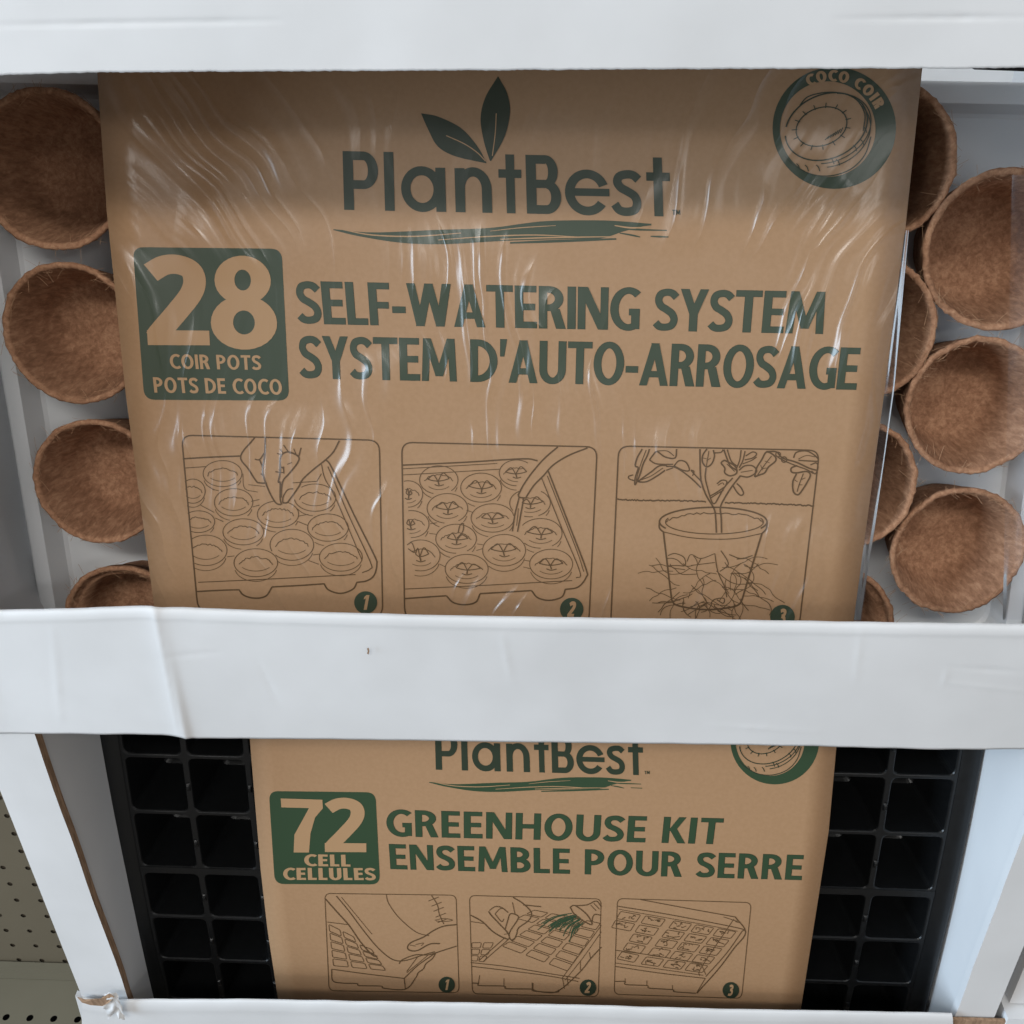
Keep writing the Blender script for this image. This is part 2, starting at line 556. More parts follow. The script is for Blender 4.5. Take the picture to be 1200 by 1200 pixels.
def _ribbon(pts, wx, wy):
    """Ribbon of a path with different thickness for upright and level runs, as quads."""
    p = smooth(pts, 5)
    L, Rr = [], []
    for i in range(len(p)):
        a, b = p[max(i - 1, 0)], p[min(i + 1, len(p) - 1)]
        dx, dy = (b[0] - a[0]) / wx, (b[1] - a[1]) / wy
        l = math.hypot(dx, dy)
        nx, ny = -dy / l * wx / 2, dx / l * wy / 2
        L.append((p[i][0] + nx, p[i][1] + ny)); Rr.append((p[i][0] - nx, p[i][1] - ny))
    return [[L[i], L[i + 1], Rr[i + 1], Rr[i]] for i in range(len(p) - 1)]


def tm(art, x, y, s, m=1.0):
    g = Glyphs(.2, .2)
    write(art, 'TM', g, (x, y), (x + s * 1.6, y + s * .03), (x, y - s), (x + s * 1.6, y - s + s * .03))


def rrect(tl, tr, br, bl, r, n=6):
    """Rounded quad."""
    out = []
    q = [tl, tr, br, bl]
    for i in range(4):
        p, a, b = q[i], q[i - 1], q[(i + 1) % 4]
        da = Vector((a[0] - p[0], a[1] - p[1])).normalized() * r; db = Vector((b[0] - p[0], b[1] - p[1])).normalized() * r
        p = Vector(p)
        for k in range(n + 1):
            t = k / n
            s0, s1 = p + da, p + db
            v = s0 * (1 - t) ** 2 + p * 2 * t * (1 - t) + s1 * t * t
            out.append((v.x, v.y))
    return out


rng = random.Random(5)

# ------------------------------------------------------------------ setting: shop shelving behind the display
M_PEG = mottled('painted_steel', (0.100, 0.080, 0.052), (0.112, 0.091, 0.060), (6, 6, 6), 0.5, 0.05)
M_DECK = mottled('shelf_steel', (0.110, 0.095, 0.064), (0.128, 0.112, 0.077), (6, 6, 6), 0.45, 0.05)
M_HOLE, _, _ = mat('gap_shade', (0.012, 0.011, 0.010), 0.9)  # near-black that paints the shade in gaps and holes


def hole_sheet(bm, o, ax, ay, nx, ny, pitch, r, mi=0, n=12):
    for i in range(nx):
        for j in range(ny):
            c = o + ax * ((i + .5) * pitch) + ay * ((j + .5) * pitch)
            inn, out = [], []
            for k in range(n):
                a = 2 * math.pi * (k + .5) / n
                ca, sa = math.cos(a), math.sin(a)
                s = .5 * pitch / max(abs(ca), abs(sa))
                inn.append(bm.verts.new(c + ax * (r * ca) + ay * (r * sa)))
                out.append(bm.verts.new(c + ax * (s * ca) + ay * (s * sa)))
            for k in range(n):
                l = (k + 1) % n
                bm.faces.new((inn[k], out[k], out[l], inn[l])).material_index = mi
            # true corners of the cell
            for sx, sy in ((1, 1), (-1, 1), (-1, -1), (1, -1)):
                near = sorted(out, key=lambda v: (v.co - (c + ax * (sx * .5 * pitch) + ay * (sy * .5 * pitch))).length)[:2]
                cv = bm.verts.new(c + ax * (sx * .5 * pitch) + ay * (sy * .5 * pitch))
                if (near[0].co - cv.co).length > 1e-5:
                    bm.faces.new((near[0], near[1], cv)).material_index = mi


PEG = CAM + ray(40, 1050) * 1.05
zdeck = on_y(40, 1136, PEG.y).z
ex, ey, ez = Vector((1, 0, 0)), Vector((0, 1, 0)), Vector((0, 0, 1))
peg = thing('pegboard', 'beige perforated steel back panel of shop shelving, left behind the white display', 'pegboard',
            Matrix.Translation((PEG.x, PEG.y, zdeck)))
bm = bmesh.new()
hole_sheet(bm, Vector((PEG.x - 20.3 * .0254, PEG.y, zdeck + .004)), ex, ez, 34, 32, .0254, .0028)
link('perforated_sheet', bm, M_PEG, peg)
bm = bmesh.new()
x0, x1 = PEG.x - 20.3 * .0254, PEG.x + 13.7 * .0254
slab(bm, [(x0, PEG.y + .0025, zdeck), (x1, PEG.y + .0025, zdeck), (x1, PEG.y + .0025, zdeck + .82), (x0, PEG.y + .0025, zdeck + .82)], Vector((0, .01, 0)))
link('backing', bm, mat('shaded_backing', (0.075, 0.06, 0.042), 0.8)[0], peg)  # dark tint stands in for the shade inside the pegboard holes

row = on_x(35, 1193, 0)  # direction only
dd = ray(35, 1193); hp = CAM + dd * ((zdeck - CAM.z) / dd.z)
deck = thing('shop_shelf', 'olive grey steel shelf with a row of holes below the beige pegboard', 'shelf', Matrix.Translation((PEG.x, PEG.y, zdeck)))
bm = bmesh.new()
ya, yb = hp.y + .0127, hp.y - .0127
face(bm, [(x0, ya, zdeck), (x1, ya, zdeck), (x1, PEG.y + .01, zdeck), (x0, PEG.y + .01, zdeck)])
hole_sheet(bm, Vector((hp.x - 20.5 * .0254, yb, zdeck)), ex, ey, 34, 1, .0254, .0036)
face(bm, [(x0, yb - .2, zdeck), (x1, yb - .2, zdeck), (x1, yb, zdeck), (x0, yb, zdeck)])
face(bm, [(x0, yb - .2, zdeck - .06), (x1, yb - .2, zdeck - .06), (x1, yb - .2, zdeck), (x0, yb - .2, zdeck)])
link('deck', bm, M_DECK, deck)
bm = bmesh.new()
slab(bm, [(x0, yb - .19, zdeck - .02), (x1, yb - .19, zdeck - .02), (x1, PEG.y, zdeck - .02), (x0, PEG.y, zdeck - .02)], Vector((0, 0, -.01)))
link('hole_shade', bm, M_HOLE, deck)  # dark slab added below the deck so its holes look shaded
bm = bmesh.new()
y0 = on_y(40, 1150, PEG.y - .02)
slab(bm, [(x0, PEG.y - .012, zdeck + .001), (x1, PEG.y - .012, zdeck + .001), (x1, PEG.y - .012, zdeck + .016), (x0, PEG.y - .012, zdeck + .016)], Vector((0, .010, 0)))
link('rear_lip', bm, M_DECK, deck)

# ------------------------------------------------------------------ the white cardboard display
M_CARD = mottled('white_card', (0.545, 0.543, 0.542), (0.598, 0.597, 0.598), (14, 14, 14), 0.55, 0.16, 0.0010, 9, 0.3)
M_CARD_IN = mottled('white_card_inside', (0.60, 0.61, 0.625), (0.645, 0.655, 0.665), (9, 9, 9), 0.55, 0.10, 0.0008, 5, 0.3)
M_BROWN = mottled('raw_board_edge', (0.20, 0.125, 0.075), (0.34, 0.22, 0.14), (500, 500, 90), 0.9, 0.4, 0.0006)

XL = on_y(96, 1018, YF).x
XR = on_y(1150, 1108, YF).x
XLO = on_y(50, 1052, YF).x
XRO = on_y(1188, 1137, YF).x
ZT = on_y(600, -160, YF).z
ZB = on_y(600, 1330, YF).z
display = thing('display_stand', 'white corrugated cardboard floor display holding two seed starting kits', 'display stand',
                Matrix.Translation(((XL + XR) / 2, YF, ZB)))
TB = 0.006


def box(bm, x0, x1, y0, y1, z0, z1, mi=0, msides=None):
    q = [(x0, y0, z0), (x1, y0, z0), (x1, y0, z1), (x0, y0, z1)]
    slab(bm, q, Vector((0, y1 - y0, 0)), mi, msides)


for xa, xb in ((XLO, XL), (XR, XRO)):
    bm = bmesh.new()
    n = 40
    rows = []
    inner = XL if xa == XLO else XR
    for i in range(n + 1):
        z = ZB + (ZT - ZB) * i / n
        wob = 0.0007 * noise.noise((z * 23, xa * 9, 1)) + 0.0004 * noise.noise((z * 90, 3, xa))
        a, b = (xa, xb + wob) if xa == XLO else (xa + wob, xb)
        rows.append([Vector((a, YF, z)), Vector((b, YF, z)), Vector((b, YF + TB, z)), Vector((a, YF + TB, z))])
    vs = grid(bm, rows, 0, closed=True)
    for f in bm.faces:
        c = f.calc_center_median()
        if abs(c.x - inner) < .002 and abs(c.y - YF - TB / 2) < .001:
            f.material_index = 1
    link('corner_post', bm, [M_CARD, M_BROWN if xa == XLO else M_CARD_IN], display)

ZBAND = on_y(600, 850, YF).z
for s, x in ((-1, XL), (1, XR)):
    bm = bmesh.new()
    ny, nz = 10, 24
    rows = []
    for j in range(nz + 1):
        z = ZB + (ZT - ZB) * j / nz
        bow = .0205 * min(1, max(0, (z - ZBAND) / .05)) ** 1.5
        rows.append([Vector((x + s * (.0012 + bow * min(1, i / 2) + .0012 * noise.noise((z * 6, i * .6, s))), YF + TB + .001 + .30 * i / ny, z)) for i in range(ny + 1)])
    grid(bm, rows)
    link('side_panel', bm, M_CARD_IN, display, True)
bm = bmesh.new()
box(bm, XL - .022, XR + .022, YF + .303, YF + .308, ZB, ZT)
link('back_panel', bm, M_CARD_IN, display)


def pw(x, pts):
    for (xa, ya), (xb, yb) in zip(pts, pts[1:]):
        if xa <= x <= xb:
            return ya + (yb - ya) * (x - xa) / (xb - xa)
    return pts[0][1] if x < pts[0][0] else pts[-1][1]


def band(name, x0, x1, top, bot, crease=None, label=None, nx=460, ny=64, marks=(), seed=0, fold=True, rough_bottom=0.0):
    bm = bmesh.new()
    rows = []
    for j in range(-2, ny + 2):
        t = min(max(j / (ny - 1), 0), 1)
        r = []
        for i in range(nx + 1):
            x = x0 + (x1 - x0) * i / nx
            ya, yb = pw(x, top), pw(x, bot)
            yb += rough_bottom * noise.noise((x * .22, 7.7, seed))
            ya += 0.5 * noise.noise((x * .03, 1.1, seed)); yb += 0.5 * noise.noise((x * .03, 5.1, seed))
            y = ya + (yb - ya) * t
            p = on_y(x, y, YF - .005)
            out = 0.0008 * noise.noise((x * .003, y * .006, seed + 4)) + 0.00010 * noise.noise((x * .015, y * .02, seed))
            if fold:
                d = (y - ya)
                out -= 0.0020 * max(0, 1 - d / 6.0) ** 2
                out += 0.0003 * math.exp(-((d - 10) / 2.5) ** 2)
            if crease:
                cxp = crease[0] + (crease[1] - crease[0]) * t
                dx = x - cxp
                out += 0.0012 * math.exp(-abs(dx) / 11.0) - 0.0022 * min(1, max(0, -dx) / 200.0)
                out += 0.0012 * math.exp(-((dx - 8) / 5.0) ** 2) * (t ** 2)
            for (xa, y0_, xb, y1_, amp, wid) in marks:
                tt = min(1, max(0, ((x - xa) * (xb - xa) + (y - y0_) * (y1_ - y0_)) / ((xb - xa) ** 2 + (y1_ - y0_) ** 2)))
                dd_ = ((x - xa - tt * (xb - xa)) ** 2 + (y - y0_ - tt * (y1_ - y0_)) ** 2) / wid ** 2
                if dd_ < 9:
                    out += amp * math.exp(-dd_) * math.sin(math.pi * (.08 + .84 * tt)) * (.5 + abs(noise.noise((tt * 7, xa, seed))))
            p.y -= out
            if j < 0:
                p = on_y(x, ya + .4 * j * j, p.y + .0035 * -j)
            if j > ny - 1:
                p.y += .0045 * (j - ny + 1)
                p.z += .0002 * (j - ny + 1)
            r.append(p)
        rows.append(r)
    grid(bm, rows)
    o = link(name, bm, M_CARD, display, True)
    if label:
        o['label'] = label
    return o


band('front_band', -90, 1290, [(-90, -110), (1290, -118)], [(-90, 89), (0, 88), (117, 85), (360, 83.5), (800, 81), (1140, 80.5), (1200, 79), (1290, 78)],
     label='top white band with a scalloped lower edge', seed=3, marks=[(-20, 30, 330, 24, -.0007, 3), (980, 22, 1210, 20, -.0006, 3)], fold=False, rough_bottom=0.9)
mid = band('front_band', -90, 1290, [(-90, 718), (0, 720), (100, 716.5), (178, 712), (190, 714), (300, 718), (500, 723), (900, 730), (1290, 735)],
           [(-90, 862), (0, 863), (100, 862), (190, 861), (213, 862), (232, 865), (400, 867), (800, 872.5), (960, 875), (1100, 879), (1150, 879), (1290, 878)],
           crease=(181, 211), label='middle white band with a bent crease near its left end', seed=11,
           marks=[(1112, 782, 1200, 788, -.0003, 2.6), (1108, 800, 1212, 812, .0003, 2.6), (1112, 782, 1104, 806, .00025, 2.6), (588, 742, 600, 800, .00025, 4), (60, 735, 70, 850, .0003, 5),
                  (830, 850, 960, 858, .00025, 3), (300, 770, 330, 830, -.0002, 4), (1010, 735, 1002, 800, .00025, 4), (185, 770, 260, 764, -.0003, 3)])
low = band('front_band', 96, 1117, [(96, 1171), (120, 1175), (150, 1173.5), (300, 1174), (700, 1181), (960, 1187), (1117, 1191)],
           [(96, 1320), (1117, 1330)], label='bottom white band torn at its left corner', seed=19)

# dark strip: painted shade of the open corrugated end under the top band, right
bm = bmesh.new()
a, b = on_y(1142, 81.5, YF + .002), on_y(1290, 87, YF + .002)
c, d = on_y(1290, 80, YF + .002), on_y(1142, 80, YF + .002)
slab(bm, [a, b, c, d], Vector((0, .004, 0)))
link('flute_shade', bm, M_HOLE, display)
# small scuff on the middle band
bm = bmesh.new()
face(bm, [on_y(430 + dx, 763 + dy, YF - .0073) for dx, dy in ((0, -3), (2, -4), (3, 0), (2, 4), (0, 3), (1, 0))])
link('scuff', bm, M_BROWN, display)

# crumpled torn corner at the left end of the bottom band
bm = bmesh.new()
rows = []
for j in range(15):
    r = []
    for i in range(15):
        u, v = i / 14, j / 14
        p = on_y(119 + 20 * u + 8 * v, 1168 + 26 * v - 5 * math.sin(u * 3.1), YF - .009)
        p.y -= .003 * noise.noise((u * 3, v * 3.4, 2)) + .0015 * abs(noise.noise((u * 5, v * 5, 7)))
        p.z += .001 * noise.noise((u * 5, v * 5, 17))
        r.append(p)
    rows.append(r)
grid(bm, rows)
link('torn_paper', bm, mat('torn_paper_white', (0.55, 0.55, 0.55), 0.95, 0.1)[0], display, True)
bm = bmesh.new()
pts = [(90, 1168), (100, 1171), (118, 1170), (128, 1164), (134, 1168), (128, 1175), (120, 1179), (106, 1178), (96, 1175)]
face(bm, [on_y(x, y, YF - .010 - .0005 * (i % 3)) for i, (x, y) in enumerate(pts)])
link('torn_edge', bm, M_BROWN, display)
bm = bmesh.new()
slab(bm, [on_y(88, 1167, YF - .001), on_y(98, 1172, YF - .001), on_y(150, 1330, YF - .001), on_y(135, 1330, YF - .001)], Vector((0, .004, 0)))
link('torn_side', bm, M_CARD, display)
bm = bmesh.new()
q = [on_y(1117, 1195, YF - .003), on_y(1186, 1197, YF - .003), on_y(1186, 1330, YF - .003), on_y(1117, 1330, YF - .003)]
slab(bm, q, Vector((0, .002, 0)))
link('torn_end', bm, M_BROWN, display)

# ledges that carry the kits, hidden behind the bands
for y in (858, 60):
    z = on_y(600, y, YF).z
    bm = bmesh.new()
    box(bm, XL + .001, XR - .001, YF + .007, YF + .13, z - .004, z)
    link('ledge', bm, M_CARD_IN, display)

# the neighbouring display, just its corner
bm = bmesh.new()
xa = XRO + .010
box(bm, xa, xa + .10, YF + .006, YF + .25, on_y(1190, 1186, YF).z, ZT, 0)
nb = link('neighbouring_display', bm, M_CARD)
tag(nb, 'corner of another white cardboard display at the far right edge', 'display stand')
bm = bmesh.new()
box(bm, xa - .004, xa + .10, YF - .004, YF + .25, on_y(1190, 1290, YF).z, on_y(1190, 1187.5, YF).z, 0)
link('base_tray', bm, M_CARD_IN, nb)

# ------------------------------------------------------------------ upper kit: white tray
M_TRAYW = mottled('white_tray', (0.62, 0.635, 0.645), (0.66, 0.67, 0.68), (10, 10, 10), 0.42, 0.08, 0.0008, 4, 0.5)
FL = Frame(565, 700, 0.533, (545, 4300), 0.025, 0.0, -0.14)
tray = thing('pot_tray', 'shallow white tray holding the coir pots behind the upper cardboard sleeve', 'tray', FL.m @ Matrix.Translation((0, 0, -.055)))


def loop_uv(quad, off, inset, r):
    q = [FL.uv(x, y, -.036) for x, y in quad]      # the rim decides the outline
    c = Vector((sum(p[0] for p in q) / 4, sum(p[1] for p in q) / 4))
    q2 = [(p[0] + (inset if p[0] < c.x else -inset), p[1] + (inset if p[1] < c.y else -inset)) for p in q]
    return [FL.at(u, v, off) for u, v in rrect(*q2, r)]


TQ = [(-62, 72), (1288, 100), (1192, 775), (55, 765)]
loops = [loop_uv(TQ, -.052, -.002, .02), loop_uv(TQ, -.038, -.0005, .02), loop_uv(TQ, -.0363, 0.0008, .02), loop_uv(TQ, -.036, .002, .019),
         loop_uv(TQ, -.036, .0075, .016), loop_uv(TQ, -.0365, .009, .015), loop_uv(TQ, -.0505, .0125, .013), loop_uv(TQ, -.052, .0145, .012)]
bm = bmesh.new()
vs = grid(bm, loops[:6], closed=True)
link('tray_rim', bm, M_TRAYW, tray, True)
bm = bmesh.new()
vs = grid(bm, loops[5:], closed=True)
bm.faces.new(vs[-1])
link('tray_floor', bm, M_TRAYW, tray)

# ------------------------------------------------------------------ upper kit: coir pots
def coir(name, c0, c1, c2, sc):
    m, nt, p = mat(name, c0, 0.95, 0.12)
    t = node(nt, 'ShaderNodeTexCoord')
    mp = node(nt, 'ShaderNodeMapping'); mp.inputs['Scale'].default_value = sc
    n1 = node(nt, 'ShaderNodeTexNoise'); n1.inputs['Scale'].default_value = 1; n1.inputs['Detail'].default_value = 8; n1.inputs['Roughness'].default_value = .65; n1.inputs['Distortion'].default_value = 0.35
    n2 = node(nt, 'ShaderNodeTexNoise'); n2.inputs['Scale'].default_value = 55; n2.inputs['Detail'].default_value = 3
    rp = node(nt, 'ShaderNodeValToRGB')
    e = rp.color_ramp.elements
    e[0].position = .34; e[0].color = (*c0, 1); e[1].position = .70; e[1].color = (*c2, 1)
    k = e.new(.52); k.color = (*c1, 1)
    L = nt.links.new
    L(t.outputs['Object'], mp.inputs[0]); L(mp.outputs[0], n1.inputs[0]); L(t.outputs['Object'], n2.inputs[0])
    mx = node(nt, 'ShaderNodeMath', operation='MULTIPLY_ADD'); mx.inputs[1].default_value = .45; mx.inputs[2].default_value = -.22
    L(n2.outputs[0], mx.inputs[0])
    ad = node(nt, 'ShaderNodeMath', operation='ADD'); L(mx.outputs[0], ad.inputs[0]); L(n1.outputs[0], ad.inputs[1])
    L(ad.outputs[0], rp.inputs[0]); L(rp.outputs[0], p.inputs['Base Color'])
    b = node(nt, 'ShaderNodeBump'); b.inputs['Strength'].default_value = .6; b.inputs['Distance'].default_value = .0009
    L(n1.outputs[0], b.inputs['Height']); L(b.outputs[0], p.inputs['Normal'])
    return m


M_COIR = coir('coir_fibre', (0.200, 0.101, 0.057), (0.290, 0.153, 0.089), (0.40, 0.228, 0.136), (460, 460, 120))
M_HAIR, _, _ = mat('coir_hair', (0.36, 0.215, 0.125), 0.9, 0.15)


def make_pot(px, py, R, label, seed, tilt=0):
    rg = random.Random(seed)
    u, v = FL.uv(px, py, -.007)
    top = min(-.007, min(UP.h(v + R), UP.h(v - R)) - .0035)      # the sleeve presses on the rims
    u, v = FL.uv(px, py, top)
    H = top + .0515
    base = FL.at(u, v, top - H)
    m = FL.m.copy(); m.translation = base
    m = m @ Matrix.Rotation(math.radians(tilt), 4, 'X') @ Matrix.Rotation(rg.random() * 6.28, 4, 'Z')
    root = thing('coir_pot', label, 'pot', m, 'coir pots in the white tray')
    prof = [(0, 0), (.60, 0), (.735, .001), (.76, .004), (.82, .014), (.90, .028), (.965, H - .006), (.99, H - .002), (.995, H - .0005), (.97, H + .0003), (.92, H - .0001),
            (.905, H - .0016), (.884, H - .006), (.82, .029), (.75, .014), (.68, .006), (.60, .0035), (.3, .003), (0, .003)]
    n = 110
    bm = bmesh.new()
    rows = []
    for (pr, z) in prof:
        r = []
        for i in range(n):
            a = 2 * math.pi * i / n
            c, s = math.cos(a), math.sin(a)
            q = Vector((c * 2.2, s * 2.2, z * 40 + seed * 3.1))
            rimw = max(0, 1 - abs(z - H) / .006)
            w = .00045 * noise.noise(q * 2) + .0006 * noise.noise(q * .6) + rimw * (.0007 * noise.noise(q * 6) + .0007 * noise.noise(q * 14))
            dz = rimw * (.0005 * noise.noise(q * 5 + Vector((9, 0, 0))) + .0008 * noise.noise(q * .5))
            rr = max(pr * R + w * (pr > .3), 0.00005)
            r.append(m @ Vector((c * rr * (1 + .012 * math.sin(2 * a + seed)), s * rr, z + dz)))
        rows.append(r)
    grid(bm, rows, closed=True)
    bmesh.ops.remove_doubles(bm, verts=bm.verts[:], dist=.00002)
    link('cup', bm, M_COIR, root, True)
    # loose fibres round the rim and a few inside
    bm = bmesh.new()
    for k in range(150):
        a = rg.random() * 6.283
        rad = R * (.89 + .12 * rg.random()); z = H - .003 * rg.random() + .0006
        ln = .003 + .0055 * rg.random() ** 2
        dirn = Vector((-math.sin(a) * rg.choice((-1, 1)), math.cos(a) * rg.choice((-1, 1)), 0)) + Vector((rg.uniform(-.6, .6), rg.uniform(-.6, .6), rg.uniform(-.15, .25)))
        dirn.normalize()
        p = Vector((math.cos(a) * rad, math.sin(a) * rad, z))
        bend = Vector((rg.uniform(-1, 1), rg.uniform(-1, 1), rg.uniform(-.3, .5))) * 25
        hw = .00005 + .00004 * rg.random()
        pts = [p + dirn * (ln * t / 4) + bend * (ln * t / 4) ** 2 for t in range(5)]
        side = dirn.cross(Vector((0, 0, 1))).normalized() * hw
        up = Vector((0, 0, hw))
        grid(bm, [[m @ (q + side), m @ (q + up), m @ (q - side)] for q in pts], closed=True)
    link('loose_fibres', bm, M_HAIR, root)
    return root


POTS = [
    (57, 199, .0368, 'dark coir pot at top left, in shadow under the top white band', 0),
    (84, 392, .0350, 'coir pot on the left beside the green number 28 badge', 0),
    (114, 566, .0338, 'coir pot on the left level with the first drawing on the sleeve', 0),
    (147, 731, .0345, 'coir pot lowest on the left, half hidden by the middle white band', 0),
    (1030, 190, .0358, 'coir pot half covered by the sleeve beside the round coconut emblem', 0),
    (1013, 386, .0345, 'coir pot mostly covered by the sleeve, level with the words SYSTEM and AUTO-ARROSAGE', 0),
    (994, 568, .0345, 'coir pot mostly covered by the sleeve, level with the drawing of a potted plant', 0),
    (972, 735, .0345, 'coir pot with only a sliver showing between sleeve and middle white band', 0),
    (1176, 294, .0372, 'topmost whole coir pot in the right outer column, at the picture edge', 0),
    (1144, 477, .0345, 'middle coir pot of the right outer column, wholly clear of the sleeve', 0),
    (1123, 647, .0345, 'lowest coir pot of the right outer column, whole, just above the middle white band', 0),
]
for i, (px, py, R, lab, tl) in enumerate(POTS):
    make_pot(px, py, R, lab, i + 1, tilt=tl)

# ------------------------------------------------------------------ kraft sleeves


def sleeve_card(frame, left, right, y0, y1, m, parent, depth):
    bm = bmesh.new()
    rows = []
    n = 44
    ys = [y0 + (y1 - y0) * i / n for i in range(n + 1)]
    flat = []
    for y in ys:
        xl, xr = pw(y, left), pw(y, right)
        a, b = frame.uv(xl, y), frame.uv(xr, y)
        flat.append((a, b))
    flat = [(flat[0][0], flat[0][1], -depth), (flat[0][0], flat[0][1], -.002)] + [(a, b, 0) for a, b in flat] + [(flat[-1][0], flat[-1][1], -.002), (flat[-1][0], flat[-1][1], -depth)]
    for i, (a, b, off) in enumerate(flat):
        r = [frame.at(a[0], a[1], off - .0006)]
        for k in range(25):
            t = k / 24
            r.append(frame.at(a[0] + (b[0] - a[0]) * t, a[1] + (b[1] - a[1]) * t, off))
        r.append(frame.at(b[0], b[1], off - .0006))
        rows.append(r)
    grid(bm, rows)
    return link('card', bm, m, parent, True)


up = thing('cardboard_sleeve', 'brown kraft sleeve reading SELF-WATERING SYSTEM under clear film, around the white pot tray', 'sleeve', UP.m)
M_KU = wrapped(mottled('kraft_card_filmed', KRAFT0, KRAFT1, (420, 420, 420), 0.7, 0.05, 0.0003, 6, 0.25), up)
M_GU = wrapped(mat('green_print_filmed', GREEN, 0.6, 0.3)[0], up)
M_DU = wrapped(mat('dark_print_filmed', DARK, 0.6, 0.3)[0], up)
M_IU = wrapped(mat('brown_line_filmed', INK, 0.6, 0.3)[0], up)
M_TU = wrapped(mat('bare_kraft_filmed', (0.346, 0.208, 0.106), 0.7, 0.25)[0], up)

sleeve_card(UP, [(40, 112), (88, 114), (247, 125), (460, 147), (713, 181), (790, 193)], [(40, 1085), (88, 1080), (267, 1061), (455, 1037), (730, 1000), (790, 992)], 45, 775, M_KU, up, .045)


def z(s, ox, oy):
    return lambda x, y: (ox + x / s, oy + y / s)


def mp(f, pts):
    return [f(*p) for p in pts]


def ladder(art, top, bot, n=24):
    """Fill between two curves that run the same way."""
    def even(p):
        p = smooth(p, 8); d = [0]
        for a, b in zip(p, p[1:]):
            d.append(d[-1] + math.hypot(b[0] - a[0], b[1] - a[1]))
        out = []
        for k in range(n + 1):
            s = d[-1] * k / n
            for i in range(len(d) - 1):
                if d[i] <= s <= d[i + 1] + 1e-9:
                    t = (s - d[i]) / (d[i + 1] - d[i] + 1e-12)
                    out.append((p[i][0] + (p[i + 1][0] - p[i][0]) * t, p[i][1] + (p[i + 1][1] - p[i][1]) * t)); break
        return out
    art.strip(even(top), even(bot))


def wordmark(frame, f, root, mdark, mgreen, mtan, s):
    """f maps drawing coordinates of the wordmark to the photo; s scales line widths."""
    a = Art(); logo(a, f)
    t = f(1116, 500)
    tm(a, t[0], t[1], 6.0 * s)
    o = a.commit('wordmark', frame, .00012, mdark, root)
    a = Art()
    ladder(a, mp(f, [(348, 190), (400, 200), (470, 235), (520, 290), (548, 341)]), mp(f, [(348, 190), (370, 240), (400, 292), (455, 322), (548, 343)]))
    ladder(a, mp(f, [(584, 77), (612, 130), (620, 190), (602, 265), (562, 336)]), mp(f, [(583, 77), (545, 140), (530, 205), (540, 275), (558, 334)]))
    a.commit('leaf_emblem', frame, .00012, mdark, root)
    a = Art()
    a.line(mp(f, [(425, 258), (480, 283), (520, 310), (545, 336)]), 1.1 * s)
    a.line(mp(f, [(578, 190), (575, 250), (566, 320)]), 1.1 * s)
    a.commit('leaf_vein', frame, .00022, mtan, root)
    a = Art()
    ladder(a, mp(f, [(80, 544), (200, 554), (400, 546), (560, 540), (720, 520), (880, 517), (960, 520), (1055, 528)]),
           mp(f, [(80, 547), (160, 566), (290, 586), (420, 590), (600, 580), (800, 574), (900, 572), (960, 553)]), 40)
    a.line(mp(f, [(950, 540), (1000, 545), (1100, 548)]), 2.2 * s, taper=True)
    a.line(mp(f, [(955, 556), (990, 562), (1018, 568)]), 2.0 * s, taper=True)
    a.line(mp(f, [(1050, 566), (1105, 568)]), 2.2 * s, taper=True)
    a.line(mp(f, [(620, 586), (780, 580), (945, 574)]), 3.2 * s, taper=True)
    a.line(mp(f, [(930, 528), (1000, 532), (1052, 530)]), 3.4 * s, taper=True)
    a.commit('brush_stroke', frame, .00012, mgreen, root)
    a = Art()
    a.line(mp(f, [(110, 546), (200, 562), (330, 566), (470, 556)]), 1.5 * s, taper=True)
    a.line(mp(f, [(400, 577), (560, 566), (700, 562), (830, 568)]), 1.4 * s, taper=True)
    a.line(mp(f, [(560, 550), (650, 540), (760, 533)]), 1.0 * s, taper=True)
    a.line(mp(f, [(590, 575), (740, 570), (930, 567)]), 1.6 * s, taper=True)
    a.line(mp(f, [(940, 533), (990, 540), (1045, 538)]), 1.8 * s, taper=True)
    a.commit('brush_gap', frame, .00022, mtan, root)


wordmark(UP, z(2.609, 360, 60), up, M_DU, M_GU, M_TU, 1.0)

# ---- the 28 badge and the title
b = Art()
b.poly(rrect((155.5, 289.5), (330, 291.5), (339, 469.5), (169, 468.5), 13))
badge = b.commit('badge', UP, .00010, M_GU, up)
g_num = Glyphs(.215, .165)
b = Art()
write(b, '2', g_num, mp(z(3, 0, 60), [(520, 1033)])[0], (738 / 3, 60 + 1034 / 3), (500 / 3, 60 + 714 / 3), (722 / 3, 60 + 722 / 3))
write(b, '8', g_num, (742 / 3, 60 + 1046 / 3), (979 / 3, 60 + 1046 / 3), (739 / 3, 60 + 722 / 3), (962 / 3, 60 + 722 / 3))
b.commit('numeral', UP, .00022, M_TU, badge)
g_sm = Glyphs(.19, .165)
b = Art()
write(b, 'COIR POTS', g_sm, (200, 432), (306, 433.5), (198, 415), (305, 416.5), .10)
write(b, 'POTS DE COCO', g_sm, (181, 460), (331, 462.5), (179, 442), (329.5, 444.5), .10)
b.commit('small_lettering', UP, .00022, M_TU, badge)

g_t = Glyphs(.182, .142)
t1 = Art()
write(t1, 'SELF-WATERING SYSTEM', g_t, (351, 379), (964, 391), (346, 329.5), (969.5, 342.5), .060)
e = Art(); e.bounds_strokes(t1, .45)
t2 = Art()
write(t2, "SYSTEM D'AUTO-ARROSAGE", g_t, (353, 443), (1003, 456.5), (350, 393.5), (1009, 408), .060)
e.bounds_strokes(t2, .45)
e.commit('lettering_outline', UP, .00008, M_DU, up)
t1.commit('title_lettering', UP, .00016, M_GU, up)
t2.commit('title_lettering', UP, .00016, M_GU, up)


